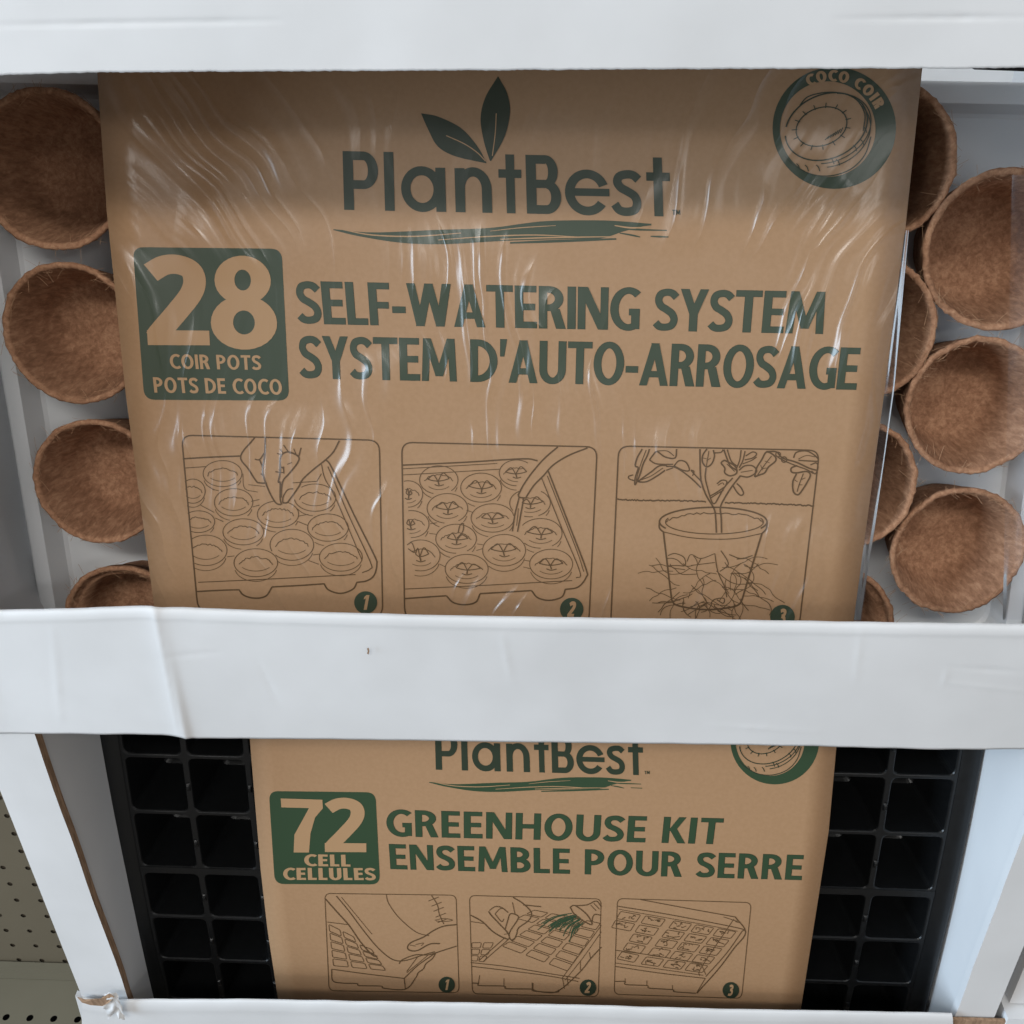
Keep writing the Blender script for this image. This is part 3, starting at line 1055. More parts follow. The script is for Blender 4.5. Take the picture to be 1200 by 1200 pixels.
# ---- the coconut emblem
def emblem(frame, root, cx, cy, s, mgreen, mdark, mtan, text=True):
    """cx, cy, s: centre and scale of a drawing with the ring's outer radius at 217."""
    def f(x, y):
        return cx + (x - 533) * s, cy + (y - 270) * s
    a = Art()
    n = 72
    o = ell(533, 270, 217, 214, 0, 360, n); i = ell(510, 274, 168, 168, 0, 360, n)
    a.strip(mp(f, o), mp(f, i), False)
    ring = a.commit('emblem_ring', frame, .00010, mgreen, root)
    a = Art()
    th = 7 * s
    # pellet drawn as a thick disc seen from the side
    def P(lst, w=1.0, taper=False):
        a.line(mp(f, lst), max(1.0, w * 4.0 * s), taper=taper)
    a.line(mp(f, ell(488, 265, 92, 66, 0, 360, 40, -20)), max(1.0, 4 * s), s=False)
    P(ell(505, 265, 150, 112, -150, 195, 50, -24), 1.2)
    P(ell(512, 272, 156, 116, -60, 118, 40, -24), .9)
    P(ell(515, 285, 150, 118, -20, 112, 30, -24), .9)
    P([(412, 190), (440, 160), (500, 145), (560, 148), (610, 170), (640, 220), (635, 280)], 1.0)
    P([(360, 370), (390, 400), (450, 432), (520, 438), (590, 415), (640, 365), (662, 300)], 1.0)
    for k in range(15):
        an = math.radians(k * 24 + 6)
        c0, s0 = math.cos(an), math.sin(an)
        def rp(rx, ry):
            x, y = rx * c0, ry * s0
            r = math.radians(-20)
            return 488 + x * math.cos(r) - y * math.sin(r), 265 + x * math.sin(r) + y * math.cos(r)
        P([rp(88, 62), rp(108, 80)], .8)
    for k, (x, y) in enumerate([(400, 395), (430, 400), (520, 375), (540, 380), (600, 330), (625, 310), (635, 265), (470, 400)]):
        P([(x, y), (x + 8, y + 9), (x + 12, y + 22)], .8)
    for k in range(7):
        P([(500 + k * 9, 312 - k * 4), (515 + k * 8, 298 - k * 5)], .6)
    a.commit('emblem_drawing', frame, .00020, mdark, root)
    if text:
        a = Art()
        g = Glyphs(.26, .22)
        R0, H = 178, 42
        ang = -118.0
        for ch in 'COCO COIR':
            w_, pr = g.get(ch)
            wd = w_ * H * 1.22
            dA = math.degrees((wd + 7) / (R0 + H / 2))

            def fn(u, v, ang=ang):
                aa = math.radians(ang + math.degrees(u * H * 1.22 / (R0 + H / 2)))
                r = R0 - 10 + v * H * .95
                ex_, ey_ = 524 + 6 * math.sin(0), 274
                return f(ex_ + r * math.cos(aa), ey_ + r * math.sin(aa))
            put(a, pr, fn)
            ang += dA
        a.commit('emblem_lettering', frame, .00020, mtan, ring)


emblem(UP, up, 977.7, 150, 1 / 3, M_GU, M_DU, M_TU)


# ---- step drawings
def number_disc(frame, root, x, y, r, ch, mgreen, mtan, lean=.12):
    a = Art()
    a.poly(ell(x, y, r, r * .98, 0, 360, 28)[:-1])
    d = a.commit('step_disc', frame, .00020, mgreen, root)
    a = Art()
    w = {'1': .34, '2': .46, '3': .44}[ch] * r * 1.25; h = .64 * r
    g = Glyphs(.26, .2)
    write(a, ch, g, (x - w / 2 - lean * r, y + h), (x + w / 2 - lean * r, y + h), (x - w / 2 + lean * r, y - h), (x + w / 2 + lean * r, y - h))
    a.commit('step_numeral', frame, .00030, mtan, d)


TH, TN = 1.8, .92


def wavy(pts, amp, n, rg):
    p = resample(smooth(pts, 6), 6)
    return [(x, y + rg.uniform(-amp, amp)) for x, y in p]


# drawing 1: a hand pressing seed into the pots
f = z(4.615, 200, 490)
a = Art()


def T(p, w=TH, s=True, c=False): a.line(mp(f, p), w, s, c)


a.line(rrect(f(58, 92), f(1128, 120), f(1147, 1075), f(148, 1045), 13), 1.7, s=False, closed=True)
T([(455, 105), (378, 205), (420, 275), (462, 340), (480, 350), (520, 352)])
T([(512, 108), (508, 200), (497, 270), (502, 315), (525, 380), (555, 440), (575, 463), (597, 468)])
T([(455, 222), (480, 224), (506, 188)], 1.5); T([(480, 224), (490, 248), (497, 268)], 1.5); T([(487, 300), (500, 312)], 1.3)
T([(600, 468), (592, 435), (592, 350), (582, 345), (592, 290), (592, 215), (618, 186), (650, 186), (692, 210), (684, 245), (640, 300), (605, 345), (596, 430)], 1.8)
T([(566, 290), (610, 293), (602, 265), (585, 282)], 1.3); T([(610, 262), (612, 300)], 1.2)
T([(610, 145), (640, 185), (660, 190)], 1.4); T([(590, 168), (610, 190)], 1.2); T([(575, 190), (600, 200)], 1.2); T([(705, 160), (692, 208)], 1.6); T([(665, 165), (682, 205)], 1.2); T([(630, 250), (655, 240)], .9)
T([(912, 122), (880, 182), (838, 225), (775, 275), (715, 330), (690, 375), (640, 445), (628, 458), (606, 458)])
T([(606, 458), (608, 425), (632, 388), (662, 382)], 1.4)
T([(65, 220), (200, 212), (375, 205)])
T([(838, 224), (872, 270), (990, 520), (1100, 740), (1115, 790), (1100, 850), (1060, 880), (1008, 888)])
T([(548, 913), (700, 905), (828, 896)]); T([(138, 938), (250, 932), (368, 928)])
T([(368, 926), (395, 958), (455, 974), (515, 962), (548, 913)]); T([(828, 894), (855, 930), (920, 948), (985, 925), (1008, 886)])
T([(850, 262), (960, 520), (1078, 775), (1080, 815), (1035, 836)], 1.2); T([(815, 250), (835, 330), (890, 430), (1035, 770)], 1.0)
T([(148, 888), (500, 872), (1000, 846)], 1.1); T([(75, 270), (190, 262)], 1.0); T([(660, 350), (790, 342)], 1.0); T([(790, 342), (815, 300)], .9)
rg = random.Random(2)


def clip_line(pts, w, xmin=None, hole=None):
    run = []
    for x, y in pts:
        ok = (xmin is None or x > xmin + (y - 200) * .1)
        if hole and ok:
            ok = not any((x - hx) ** 2 / rx ** 2 + (y - hy) ** 2 / ry ** 2 < 1 for hx, hy, rx, ry in hole)
        if ok:
            run.append((x, y))
        else:
            if len(run) > 2: a.line(mp(f, run), w, s=False)
            run = []
    if len(run) > 2: a.line(mp(f, run), w, s=False)


def doodle_pot(cx, cy, rx, ry, xmin, hole=None, soil=True, plant=False, front=()):
    occ = [(x, y, r1, r2) for x, y, r1, r2 in front]
    H = (hole or []) + occ
    clip_line(ell(cx, cy, rx, ry * .84, 0, 360, 44), TN, xmin, H)
    clip_line(ell(cx, cy + ry * .26, rx * .97, ry * .86, 12, 168, 26), TN * .9, xmin, H)
    if soil and not plant:
        clip_line([(x, y + rg.uniform(-5, 5)) for x, y in ell(cx, cy + ry * .22, rx * .78, ry * .55, 190, 350, 22)], TN * 1.1, xmin, H)
        clip_line(ell(cx, cy - ry * .12, rx * .82, ry * .62, 40, 140, 18), TN * .8, xmin, H)
    if plant:
        clip_line([(x, y + rg.uniform(-4, 4)) for x, y in ell(cx, cy + ry * .30, rx * .80, ry * .62, 200, 340, 20)], TN, xmin, H)
        clip_line(ell(cx, cy - ry * .05, rx * .75, ry * .62, 45, 135, 16), TN * .8, xmin, H)
        fl = rg.choice((-1, 1))
        for sx in (-1, 1):
            lw = rg.uniform(.42, .66) * rx; lh = rg.uniform(.18, .34) * ry
            if xmin is not None and cx - lw < xmin + (cy - 200) * .1:
                lw *= .4
            x0, y0 = cx + 4 * fl, cy + ry * .08
            tip = (x0 + sx * lw, y0 - lh * .5)
            a.line(mp(f, [(x0, y0), (x0 + sx * lw * .45, y0 - lh * 1.5), tip]), 1.2)
            a.line(mp(f, [(x0, y0), (x0 + sx * lw * .55, y0 - lh * .2), tip]), 1.2)
        a.line(mp(f, [(cx + 4 * fl, cy + ry * .08), (cx + 2, cy + ry * .3)]), 1.6)
        a.line(mp(f, [(cx - rx * .22, cy + ry * .27), (cx, cy + ry * .35), (cx + rx * .26, cy + ry * .28)]), 1.2)


PL = [(280, 300, 105, 84), (120, 395, 66, 78), (340, 455, 104, 88), (780, 430, 112, 88), (580, 520, 112, 86), (150, 560, 88, 70), (850, 592, 110, 88), (392, 615, 110, 84), (655, 685, 118, 100), (190, 715, 114, 98), (920, 752, 116, 90), (460, 782, 118, 90)]
hand = [(600, 300, 88, 160), (760, 220, 100, 95), (450, 250, 62, 100), (660, 380, 40, 60)]
for i, p in enumerate(PL):
    doodle_pot(*p, xmin=60, hole=hand, front=[q for q in PL[i + 1:] if abs(q[0] - p[0]) < 250])
T([(190, 360), (235, 390)], .9); T([(435, 450), (480, 440)], .9); T([(445, 480), (480, 470)], .9); T([(690, 530), (745, 520)], .9); T([(690, 560), (740, 580)], .9); T([(770, 740), (805, 735)], .9); T([(745, 770), (800, 790)], .9); T([(305, 750), (345, 745)], .9); T([(160, 470), (235, 510)], .9); T([(240, 540), (285, 560)], .9); T([(390, 300), (400, 380), (470, 400)], .8); T([(420, 360), (510, 370)], .8)
d1 = a.commit('step_drawing', UP, .00012, M_IU, up)
d1['label'] = 'line drawing of a hand over a tray of pots'
number_disc(UP, up, 428.5, 706, 13.5, '1', M_GU, M_TU)

# drawing 2: watering the seedlings
f = z(4.444, 450, 490)
a = Art()
a.line(rrect(f(92, 126), f(1110, 150), f(1066, 1080), f(108, 1045), 13), 1.7, s=False, closed=True)
T([(95, 245), (420, 230), (720, 212), (800, 222)])
T([(855, 275), (950, 520), (1050, 780), (1052, 830), (1010, 880), (945, 892)]); T([(500, 914), (640, 906), (768, 898)]); T([(108, 940), (220, 932), (325, 925)])
T([(325, 925), (360, 960), (420, 972), (478, 958), (500, 914)]); T([(768, 898), (800, 935), (860, 949), (925, 932), (945, 890)])
T([(820, 310), (920, 560), (1020, 800), (1000, 832)], 1.1); T([(850, 300), (1000, 680), (1040, 800)], 1.0); T([(110, 890), (500, 872), (980, 846)], 1.1); T([(98, 296), (340, 282), (600, 266)], 1.0); T([(98, 264), (590, 236)], 1.0)
T([(905, 150), (835, 210), (770, 285), (725, 350), (700, 398)]); T([(1060, 155), (960, 195), (880, 245), (830, 300), (785, 345), (752, 392), (738, 416)]); T([(698, 396), (705, 412), (738, 416)], 1.8)
T([(703, 415), (682, 500), (668, 590)], 1.6); T([(727, 420), (712, 500), (695, 592)], 1.6); T([(700, 470), (690, 560)], .9)
PL = [(285, 322, 100, 88), (690, 285, 90, 80), (505, 362, 106, 90), (125, 395, 76, 82), (760, 442, 106, 86), (330, 470, 106, 92), (140, 552, 94, 84), (565, 520, 112, 88), (815, 600, 112, 92), (375, 628, 106, 90), (190, 715, 102, 96), (625, 688, 112, 98), (870, 760, 112, 92), (430, 785, 112, 90)]
spout = [(860, 240, 110, 80), (760, 340, 60, 75), (700, 500, 24, 110)]
for i, p in enumerate(PL):
    doodle_pot(*p, xmin=90, hole=spout, plant=True, front=[q for q in PL[i + 1:] if abs(q[0] - p[0]) < 250])
T([(385, 600), (395, 560), (412, 548), (410, 590), (380, 625)], 1.3); T([(120, 660), (145, 650), (160, 700), (125, 680)], 1.1)
T([(240, 550), (275, 545)], .8); T([(235, 600), (272, 605)], .8); T([(485, 655), (515, 660)], .8); T([(480, 690), (512, 680)], .8); T([(730, 740), (760, 745)], .8); T([(725, 775), (765, 785)], .8); T([(290, 760), (320, 775)], .8); T([(430, 480), (460, 490)], .8)
d2 = a.commit('step_drawing', UP, .00012, M_IU, up)
d2['label'] = 'line drawing of a spout watering seedlings'
number_disc(UP, up, 670, 714, 13.8, '2', M_GU, M_TU)

# drawing 3: a plant in a pot with roots growing through
f = z(4.2857, 700, 490)
a = Art()
a.line(rrect(f(107, 140), f(1116, 162), f(1012, 1060), f(66, 1050), 13), 1.7, s=False, closed=True)
a.line(mp(f, wavy([(100, 408), (250, 414), (400, 414), (545, 420)], 3, 6, rg)), TH, s=False); a.line(mp(f, wavy([(640, 426), (850, 430), (1088, 440)], 3, 6, rg)), TH, s=False)
a.line(mp(f, ell(582, 520, 270, 72, 152, 388, 50)), 1.9, s=False); a.line(mp(f, ell(588, 522, 246, 60, -20, 200, 40)), 1.2, s=False)
a.line(mp(f, [(x, y + rg.uniform(-5, 5)) for x, y in ell(588, 530, 244, 54, 185, 355, 40)]), 1.2, s=False)
T([(312, 515), (312, 552), (335, 575)], 1.9); T([(852, 520), (848, 556), (824, 582)], 1.9); T([(335, 572), (450, 598), (580, 608), (700, 604), (824, 580)], 1.1)
T([(332, 575), (352, 740), (374, 915)], 2.1, False); T([(374, 915), (395, 938), (470, 955), (560, 962), (660, 952), (708, 938), (726, 915)], 2.1); T([(726, 915), (775, 750), (826, 582)], 2.1, False)
T([(598, 576), (594, 500), (586, 455), (550, 395), (528, 340), (518, 290), (515, 155)], 1.9); T([(624, 576), (622, 500), (618, 448), (640, 400), (675, 345), (718, 290)], 1.9)
T([(546, 250), (542, 300), (556, 360), (575, 420), (590, 428), (608, 400), (640, 345), (680, 300)], 1.6); T([(565, 392), (600, 372), (640, 345)], 1.5); T([(568, 402), (610, 375), (634, 362)], 1.3)
T([(600, 330), (625, 312), (650, 318), (640, 345), (628, 352)], 1.5); T([(605, 338), (628, 325), (636, 335)], 1.0)
T([(682, 340), (700, 370), (720, 388), (734, 378), (722, 350), (700, 328)], 1.7)
T([(520, 350), (480, 310), (430, 270), (385, 245), (345, 242)], 1.7); T([(522, 318), (490, 285), (470, 262)], 1.5)
T([(385, 240), (410, 214), (445, 222), (462, 262), (430, 262), (385, 240)], 1.6); T([(345, 262), (380, 250)], 1.3); T([(470, 260), (485, 268), (478, 290)], 1.4)
T([(350, 238), (310, 240), (270, 270), (215, 310), (210, 320), (250, 318), (300, 290), (340, 262)], 1.7); T([(215, 312), (270, 290), (330, 250)], 1.0)
T([(225, 155), (200, 200), (190, 240), (205, 250), (190, 300), (190, 335), (215, 280), (230, 230), (250, 190), (262, 155)], 1.8); T([(245, 160), (215, 240), (195, 315)], 1.0); T([(180, 285), (158, 292), (160, 305), (188, 315)], 1.5)
T([(262, 210), (280, 185), (300, 168), (340, 195), (390, 200), (398, 155)], 1.7); T([(262, 210), (290, 228), (330, 232), (380, 232)], 1.5); T([(300, 165), (350, 165), (385, 190)], 1.0)
T([(550, 155), (530, 185), (528, 220), (548, 245), (575, 228), (588, 190), (582, 160)], 1.7); T([(560, 165), (548, 240)], 1.0); T([(548, 215), (570, 200)], .8); T([(530, 200), (550, 205)], .8)
T([(585, 175), (620, 172), (632, 158)], 1.5)
T([(635, 158), (650, 200), (668, 240), (700, 262)], 1.8); T([(652, 158), (672, 215), (700, 240)], 1.5); T([(722, 160), (715, 210), (700, 250)], 1.5); T([(742, 165), (730, 215), (712, 250)], 1.5)
T([(640, 210), (622, 225), (640, 250), (640, 275), (668, 290), (700, 275), (690, 240), (640, 212)], 1.8); T([(650, 230), (690, 268)], 1.0)
T([(715, 290), (760, 295), (800, 268), (780, 240), (740, 240), (712, 262)], 1.7); T([(720, 272), (780, 262)], 1.0); T([(740, 210), (780, 200), (800, 180), (780, 170), (745, 190)], 1.5); T([(730, 230), (775, 212), (800, 195)], 1.2)
T([(790, 295), (800, 250), (825, 210), (850, 170), (890, 190), (895, 215), (860, 245), (840, 275), (815, 285), (790, 295)], 1.9); T([(805, 285), (840, 235), (875, 190)], 1.1); T([(825, 255), (850, 250)], .8); T([(840, 215), (865, 225)], .8); T([(820, 235), (830, 262)], .8)
T([(850, 168), (900, 170), (930, 200), (1000, 222), (1060, 250), (1100, 262)], 1.9); T([(905, 195), (940, 215), (1000, 240), (1050, 258), (1085, 278)], 1.5)
T(ell(938, 208, 14, 14, 0, 360, 12), 1.4, False); T(ell(908, 182, 12, 12, 0, 360, 12), 1.3, False)
T([(985, 200), (1000, 172), (1050, 165), (1095, 190), (1108, 215), (1060, 215), (1010, 212)], 1.6); T([(1010, 205), (1050, 188), (1095, 195)], 1.0); T([(1070, 235), (1100, 225), (1108, 250), (1095, 280), (1075, 265)], 1.5)
T([(1005, 238), (975, 250), (975, 270), (1000, 275), (1050, 268), (1070, 285), (1055, 320), (1030, 360), (1008, 385), (985, 370), (982, 320), (1000, 280)], 1.9); T([(1035, 278), (1015, 330), (1003, 370)], 1.2); T([(1020, 310), (1045, 300)], .9); T([(1012, 335), (1030, 335)], .9); T([(1005, 320), (990, 310)], .9)
rg2 = random.Random(8)


def root_line(x, y, ang, ln, w):
    p = [(x, y)]
    for k in range(max(3, int(ln / 24))):
        ang += rg2.uniform(-.55, .55)
        x += math.cos(ang) * 26; y += math.sin(ang) * 20 + 3
        if y > 1040: break
        p.append((x, y))
    if len(p) > 2: T(p, w)


for k in range(17):
    root_line(rg2.uniform(400, 740), rg2.uniform(690, 860), rg2.uniform(.2, 2.9), rg2.uniform(140, 270), rg2.uniform(.75, 1.0))
for k in range(12):
    root_line(rg2.uniform(620, 770), rg2.uniform(720, 930), rg2.uniform(-.2, .7), rg2.uniform(150, 270), rg2.uniform(.75, 1.0))
for k in range(11):
    root_line(rg2.uniform(350, 480), rg2.uniform(720, 940), math.pi + rg2.uniform(-.7, .2), rg2.uniform(110, 220), rg2.uniform(.8, 1.0))
for k in range(14):
    root_line(rg2.uniform(390, 720), rg2.uniform(890, 950), rg2.uniform(.4, 2.7), rg2.uniform(70, 150), rg2.uniform(.8, 1.0))
T([(355, 690), (390, 680), (435, 700), (440, 740), (400, 740), (350, 742)], 1.2); T([(450, 720), (470, 685), (520, 705), (590, 680)], 1.0); T([(520, 705), (500, 745)], 1.0); T([(470, 740), (590, 725)], 1.0); T([(590, 680), (605, 770), (640, 850), (650, 900)], 1.2); T([(620, 665), (650, 710), (655, 740), (615, 770)], 1.2); T([(662, 685), (720, 705), (780, 690)], 1.2); T([(700, 708), (740, 705)], 1.2)
T([(570, 930), (590, 910), (635, 905), (632, 930), (600, 912)], 1.3); T([(515, 945), (545, 930), (520, 925)], 1.2)
d3 = a.commit('step_drawing', UP, .00012, M_IU, up)
d3['label'] = 'line drawing of a potted plant with spreading roots'
number_disc(UP, up, 917, 723, 14.5, '3', M_GU, M_TU)

# ------------------------------------------------------------------ lower kit: black cell tray
def black_plastic():
    m, nt, p = mat('black_plastic', (0.0042, 0.0046, 0.005), 0.36, 0.42)
    t = node(nt, 'ShaderNodeTexCoord'); nz = node(nt, 'ShaderNodeTexNoise'); nz.inputs['Scale'].default_value = 260; nz.inputs['Detail'].default_value = 4
    b = node(nt, 'ShaderNodeBump'); b.inputs['Strength'].default_value = .25; b.inputs['Distance'].default_value = .0004
    r = node(nt, 'ShaderNodeMapRange'); r.inputs[3].default_value = .26; r.inputs[4].default_value = .5
    L = nt.links.new
    L(t.outputs['Object'], nz.inputs[0]); L(nz.outputs[0], b.inputs['Height']); L(b.outputs[0], p.inputs['Normal']); L(nz.outputs[0], r.inputs[0]); L(r.outputs[0], p.inputs['Roughness'])
    return m


M_BLACK = black_plastic()
ctray = thing('cell_tray', 'black plastic seedling tray with square cells behind the lower kraft sleeve', 'tray', LO.m @ Matrix.Translation((0, 0, -.06)))
OFF = -.019
LT = Frame(637, 1015, 0.641, (594, 3497), 0.0178, 0.30, 0.0)


def uvx(px, py): return LT.uv(px, py, OFF)


# outline and ribs in sheet coordinates
uL = sum(uvx(x, y)[0] for x, y in ((125, 905), (168, 1150))) / 2
uR = sum(uvx(x, y)[0] for x, y in ((1146, 905), (1090, 1165))) / 2
uLi = sum(uvx(x, y)[0] for x, y in ((144, 882), (160, 1014), (186, 1123))) / 3
uRi = sum(uvx(x, y)[0] for x, y in ((1122, 909), (1099, 1044), (1074, 1130))) / 3
ribL = sum(uvx(x, y)[0] for x, y in ((216, 865), (232, 1014), (252, 1126))) / 3
ribR = sum(uvx(x, y)[0] for x, y in ((1045, 882), (1023, 1038), (1002, 1134))) / 3
vrib = [sum(uvx(x, y)[1] for x, y in pr) / 2 for pr in (((190, 886.5), (1080, 910.5)), ((200, 952.5), (1070, 978)), ((200, 1020.5), (1060, 1046.5)), ((225, 1075.5), (1050, 1102.5)), ((240, 1125.6), (1040, 1154.5)))]
rp_ = (vrib[1] - vrib[0])
rl = vrib[0] - rp_
vcells = [(rl - rp_ * .0, vrib[0]), (vrib[0], vrib[1]), (vrib[1], vrib[2] - .0016), (vrib[2] + .0016, vrib[3]), (vrib[3], vrib[4]), (vrib[4], vrib[4] + (vrib[4] - vrib[3]))]
vT, vB = vcells[0][0], vcells[-1][1]
inner_n = max(1, round((ribR - ribL) / ((ribL - uLi + uRi - ribR) / 2)))
ucols = [uLi, ribL] + [ribL + (ribR - ribL) * i / inner_n for i in range(1, inner_n)] + [ribR, uRi]
bmC = bmesh.new()
HR, VR, RAD = .0009, .0015, .0042


def cell_loop(u0, u1, v0, v1, r, off, n=4):
    return [LT.at(u, v, OFF + off) for u, v in rrect((u0, v0), (u1, v0), (u1, v1), (u0, v1), r, n)]


def square_loop(u0, u1, v0, v1, n=4):
    """Cell boundary sampled to pair with cell_loop."""
    out = []
    q = [(u0, v0), (u1, v0), (u1, v1), (u0, v1)]
    for i, (u, v) in enumerate(q):
        pu, pv = q[i - 1]; nu, nv = q[(i + 1) % 4]
        da = .0055 / math.hypot(pu - u, pv - v); db = .0055 / math.hypot(nu - u, nv - v)
        for k in range(n + 1):
            t = k / n
            if t <= .5:
                s = da * (1 - 2 * t); out.append((u + (pu - u) * s, v + (pv - v) * s))
            else:
                s = db * (2 * t - 1); out.append((u + (nu - u) * s, v + (nv - v) * s))
    return [LT.at(a, b, OFF) for a, b in out]


for (v0, v1) in vcells:
    for i in range(len(ucols) - 1):
        u0, u1 = ucols[i], ucols[i + 1]
        a0, a1, b0, b1 = u0 + VR, u1 - VR, v0 + HR, v1 - HR
        lp = [square_loop(u0, u1, v0, v1), cell_loop(a0 - .0002, a1 + .0002, b0 - .0002, b1 + .0002, RAD, 0), cell_loop(a0 + .0003, a1 - .0003, b0 + .0003, b1 - .0003, RAD, -.0002),
              cell_loop(a0 + .0007, a1 - .0007, b0 + .0007, b1 - .0007, RAD, -.0009), cell_loop(a0 + .0058, a1 - .0058, b0 + .0050, b1 - .0050, RAD, -.044),
              cell_loop(a0 + .0075, a1 - .0075, b0 + .0068, b1 - .0068, RAD * .8, -.046)]
        vs = grid(bmC, lp, closed=True)
        bmC.faces.new(vs[-1])
# the divider between the two half trays: a shallow raised bar
vm = vrib[2]
grid(bmC, [[LT.at(uLi + (uRi - uLi) * i / 30, vm + dv, OFF + o) for i in range(31)] for dv, o in ((-.0030, -.0005), (-.0026, .0004), (.0018, .0004), (.0022, -.0006))])
# small moulded tabs across the middle of each upright rib
bm = bmC
for (v0, v1) in vcells:
    vmid = v0 + (v1 - v0) * .52
    for u in ucols[1:-1]:
        rr = [[LT.at(u + du * .0014, vmid - .0030 * math.cos(math.pi * k / 8), OFF - .0002 + .0019 * math.sin(math.pi * k / 8) * (1 - abs(du) ** 4 * .5)) for du in (-1, -.5, 0, .5, 1)] for k in range(9)]
        grid(bm, rr)
link('cell_grid', bmC, M_BLACK, ctray, False)
# rim: a flat collar that rolls over at the outside
bm = bmesh.new()


def rim_loop(du, dv, off, r):
    return [LT.at(u, v, OFF + off) for u, v in rrect((uL + du, vT + dv - .018), (uR - du, vT + dv - .018), (uR - du, vB - dv + .018), (uL + du, vB - dv + .018), r, 5)]


inner = [LT.at(u, v, OFF) for u, v in rrect((uLi, vT), (uRi, vT), (uRi, vB), (uLi, vB), .0005, 5)]


def long_loop(lp, m=24):
    out = []
    for i, p in enumerate(lp):
        q = lp[(i + 1) % len(lp)]
        out.append(p)
        if i % 6 == 5:
            for k in range(1, m):
                out.append(p.lerp(q, k / m))
    return out


def bow_loop(us, off):
    """Loop of sheet coordinates with the long sides divided so that it follows the bow."""
    out = []
    for i, (u, v) in enumerate(us):
        nu, nv = us[(i + 1) % len(us)]
        m = 24 if i % 6 == 5 else 1
        for k in range(m):
            t = k / m
            out.append(LT.at(u + (nu - u) * t, v + (nv - v) * t, OFF + off))
    return out


def rq(du, dv, r):
    return rrect((uL + du, vT - .018 + dv), (uR - du, vT - .018 + dv), (uR - du, vB + .018 - dv), (uL + du, vB + .018 - dv), r, 5)


lps = [bow_loop(rq(-.002, -.002, .006), -.012), bow_loop(rq(-.001, -.001, .006), -.002), bow_loop(rq(.0, .0, .006), .0008), bow_loop(rq(.002, .002, .005), .0018), bow_loop(rq(.0045, .0045, .004), .0012),
       bow_loop(rrect((uLi - .001, vT), (uRi + .001, vT), (uRi + .001, vB), (uLi - .001, vB), .0005, 5), .0006), bow_loop(rrect((uLi, vT), (uRi, vT), (uRi, vB), (uLi, vB), .0005, 5), -.0008)]
grid(bm, lps, closed=True)
link('rim', bm, M_BLACK, ctray, True)

# ------------------------------------------------------------------ lower kit: sleeve
lo = thing('cardboard_sleeve', 'brown kraft sleeve reading GREENHOUSE KIT, not filmed, around the black cell tray', 'sleeve', LO.m)
M_KL = mottled('kraft_card', KRAFT0, KRAFT1, (420, 420, 420), 0.62, 0.05, 0.0003, 6, 0.3)
M_GL = mat('green_print', (0.024, 0.049, 0.022), 0.6, 0.3)[0]
M_DL = mat('dark_print', DARK, 0.6, 0.3)[0]
M_IL = mat('brown_line', INK, 0.6, 0.3)[0]
M_TL = mat('bare_kraft', (0.346, 0.208, 0.106), 0.65, 0.3)[0]
sleeve_card(LO, [(800, 287), (870, 293), (1020, 305.5), (1090, 313.5), (1172, 326), (1230, 337)], [(800, 988), (877, 980), (975, 971), (1065, 957), (1185, 938), (1230, 929)], 815, 1225, M_KL, lo, .05)

SL = .637
wordmark(LO, lambda x, y: (509.5 + (x - 108) * .2438, 902 + (y - 485) * .2438 + (x - 108) * .0015), lo, M_DL, M_GL, M_TL, SL)
b = Art()
b.poly(rrect((315, 927), (440, 928.5), (445.5, 1036.5), (322, 1036), 11))
badge = b.commit('badge', LO, .00010, M_GL, lo)
g_num = Glyphs(.20, .165)
f5 = z(3.3333, 280, 840)
f6 = z(3.3333, 620, 840)
b = Art()
write(b, '7', g_num, f5(180, 530), f5(336, 530), f5(163, 319), f5(326, 324))
write(b, '2', g_num, f5(336, 528), f5(498, 529), f5(330, 315), f5(494, 318))
b.commit('numeral', LO, .00022, M_TL, badge)
b = Art()
write(b, 'CELL', Glyphs(.23, .18), f5(256, 583), f5(436, 585), f5(254, 537), f5(434, 539), .1)
write(b, 'CELLULES', Glyphs(.23, .18), f5(173, 637), f5(534, 638), f5(172, 590), f5(530, 591), .1)
b.commit('small_lettering', LO, .00022, M_TL, badge)
g_t = Glyphs(.172, .142)
t1 = Art()
write(t1, 'GREENHOUSE KIT', g_t, (454, 979.5), (844, 989), (452.5, 949), (848, 959.5), .12)
t2 = Art()
write(t2, 'ENSEMBLE POUR SERRE', g_t, (458, 1018), (939, 1031), (456, 989.5), (942, 1002.5), .12)
e = Art(); e.bounds_strokes(t1, .5); e.bounds_strokes(t2, .5)
e.commit('lettering_outline', LO, .00008, M_DL, lo)
t1.commit('title_lettering', LO, .00016, M_GL, lo)
t2.commit('title_lettering', LO, .00016, M_GL, lo)
emblem(LO, lo, 908, 868, .2395, M_GL, M_DL, M_TL, text=False)

TH, TN = 1.25, .85


def lerp2(a, b, t): return (a[0] + (b[0] - a[0]) * t, a[1] + (b[1] - a[1]) * t)


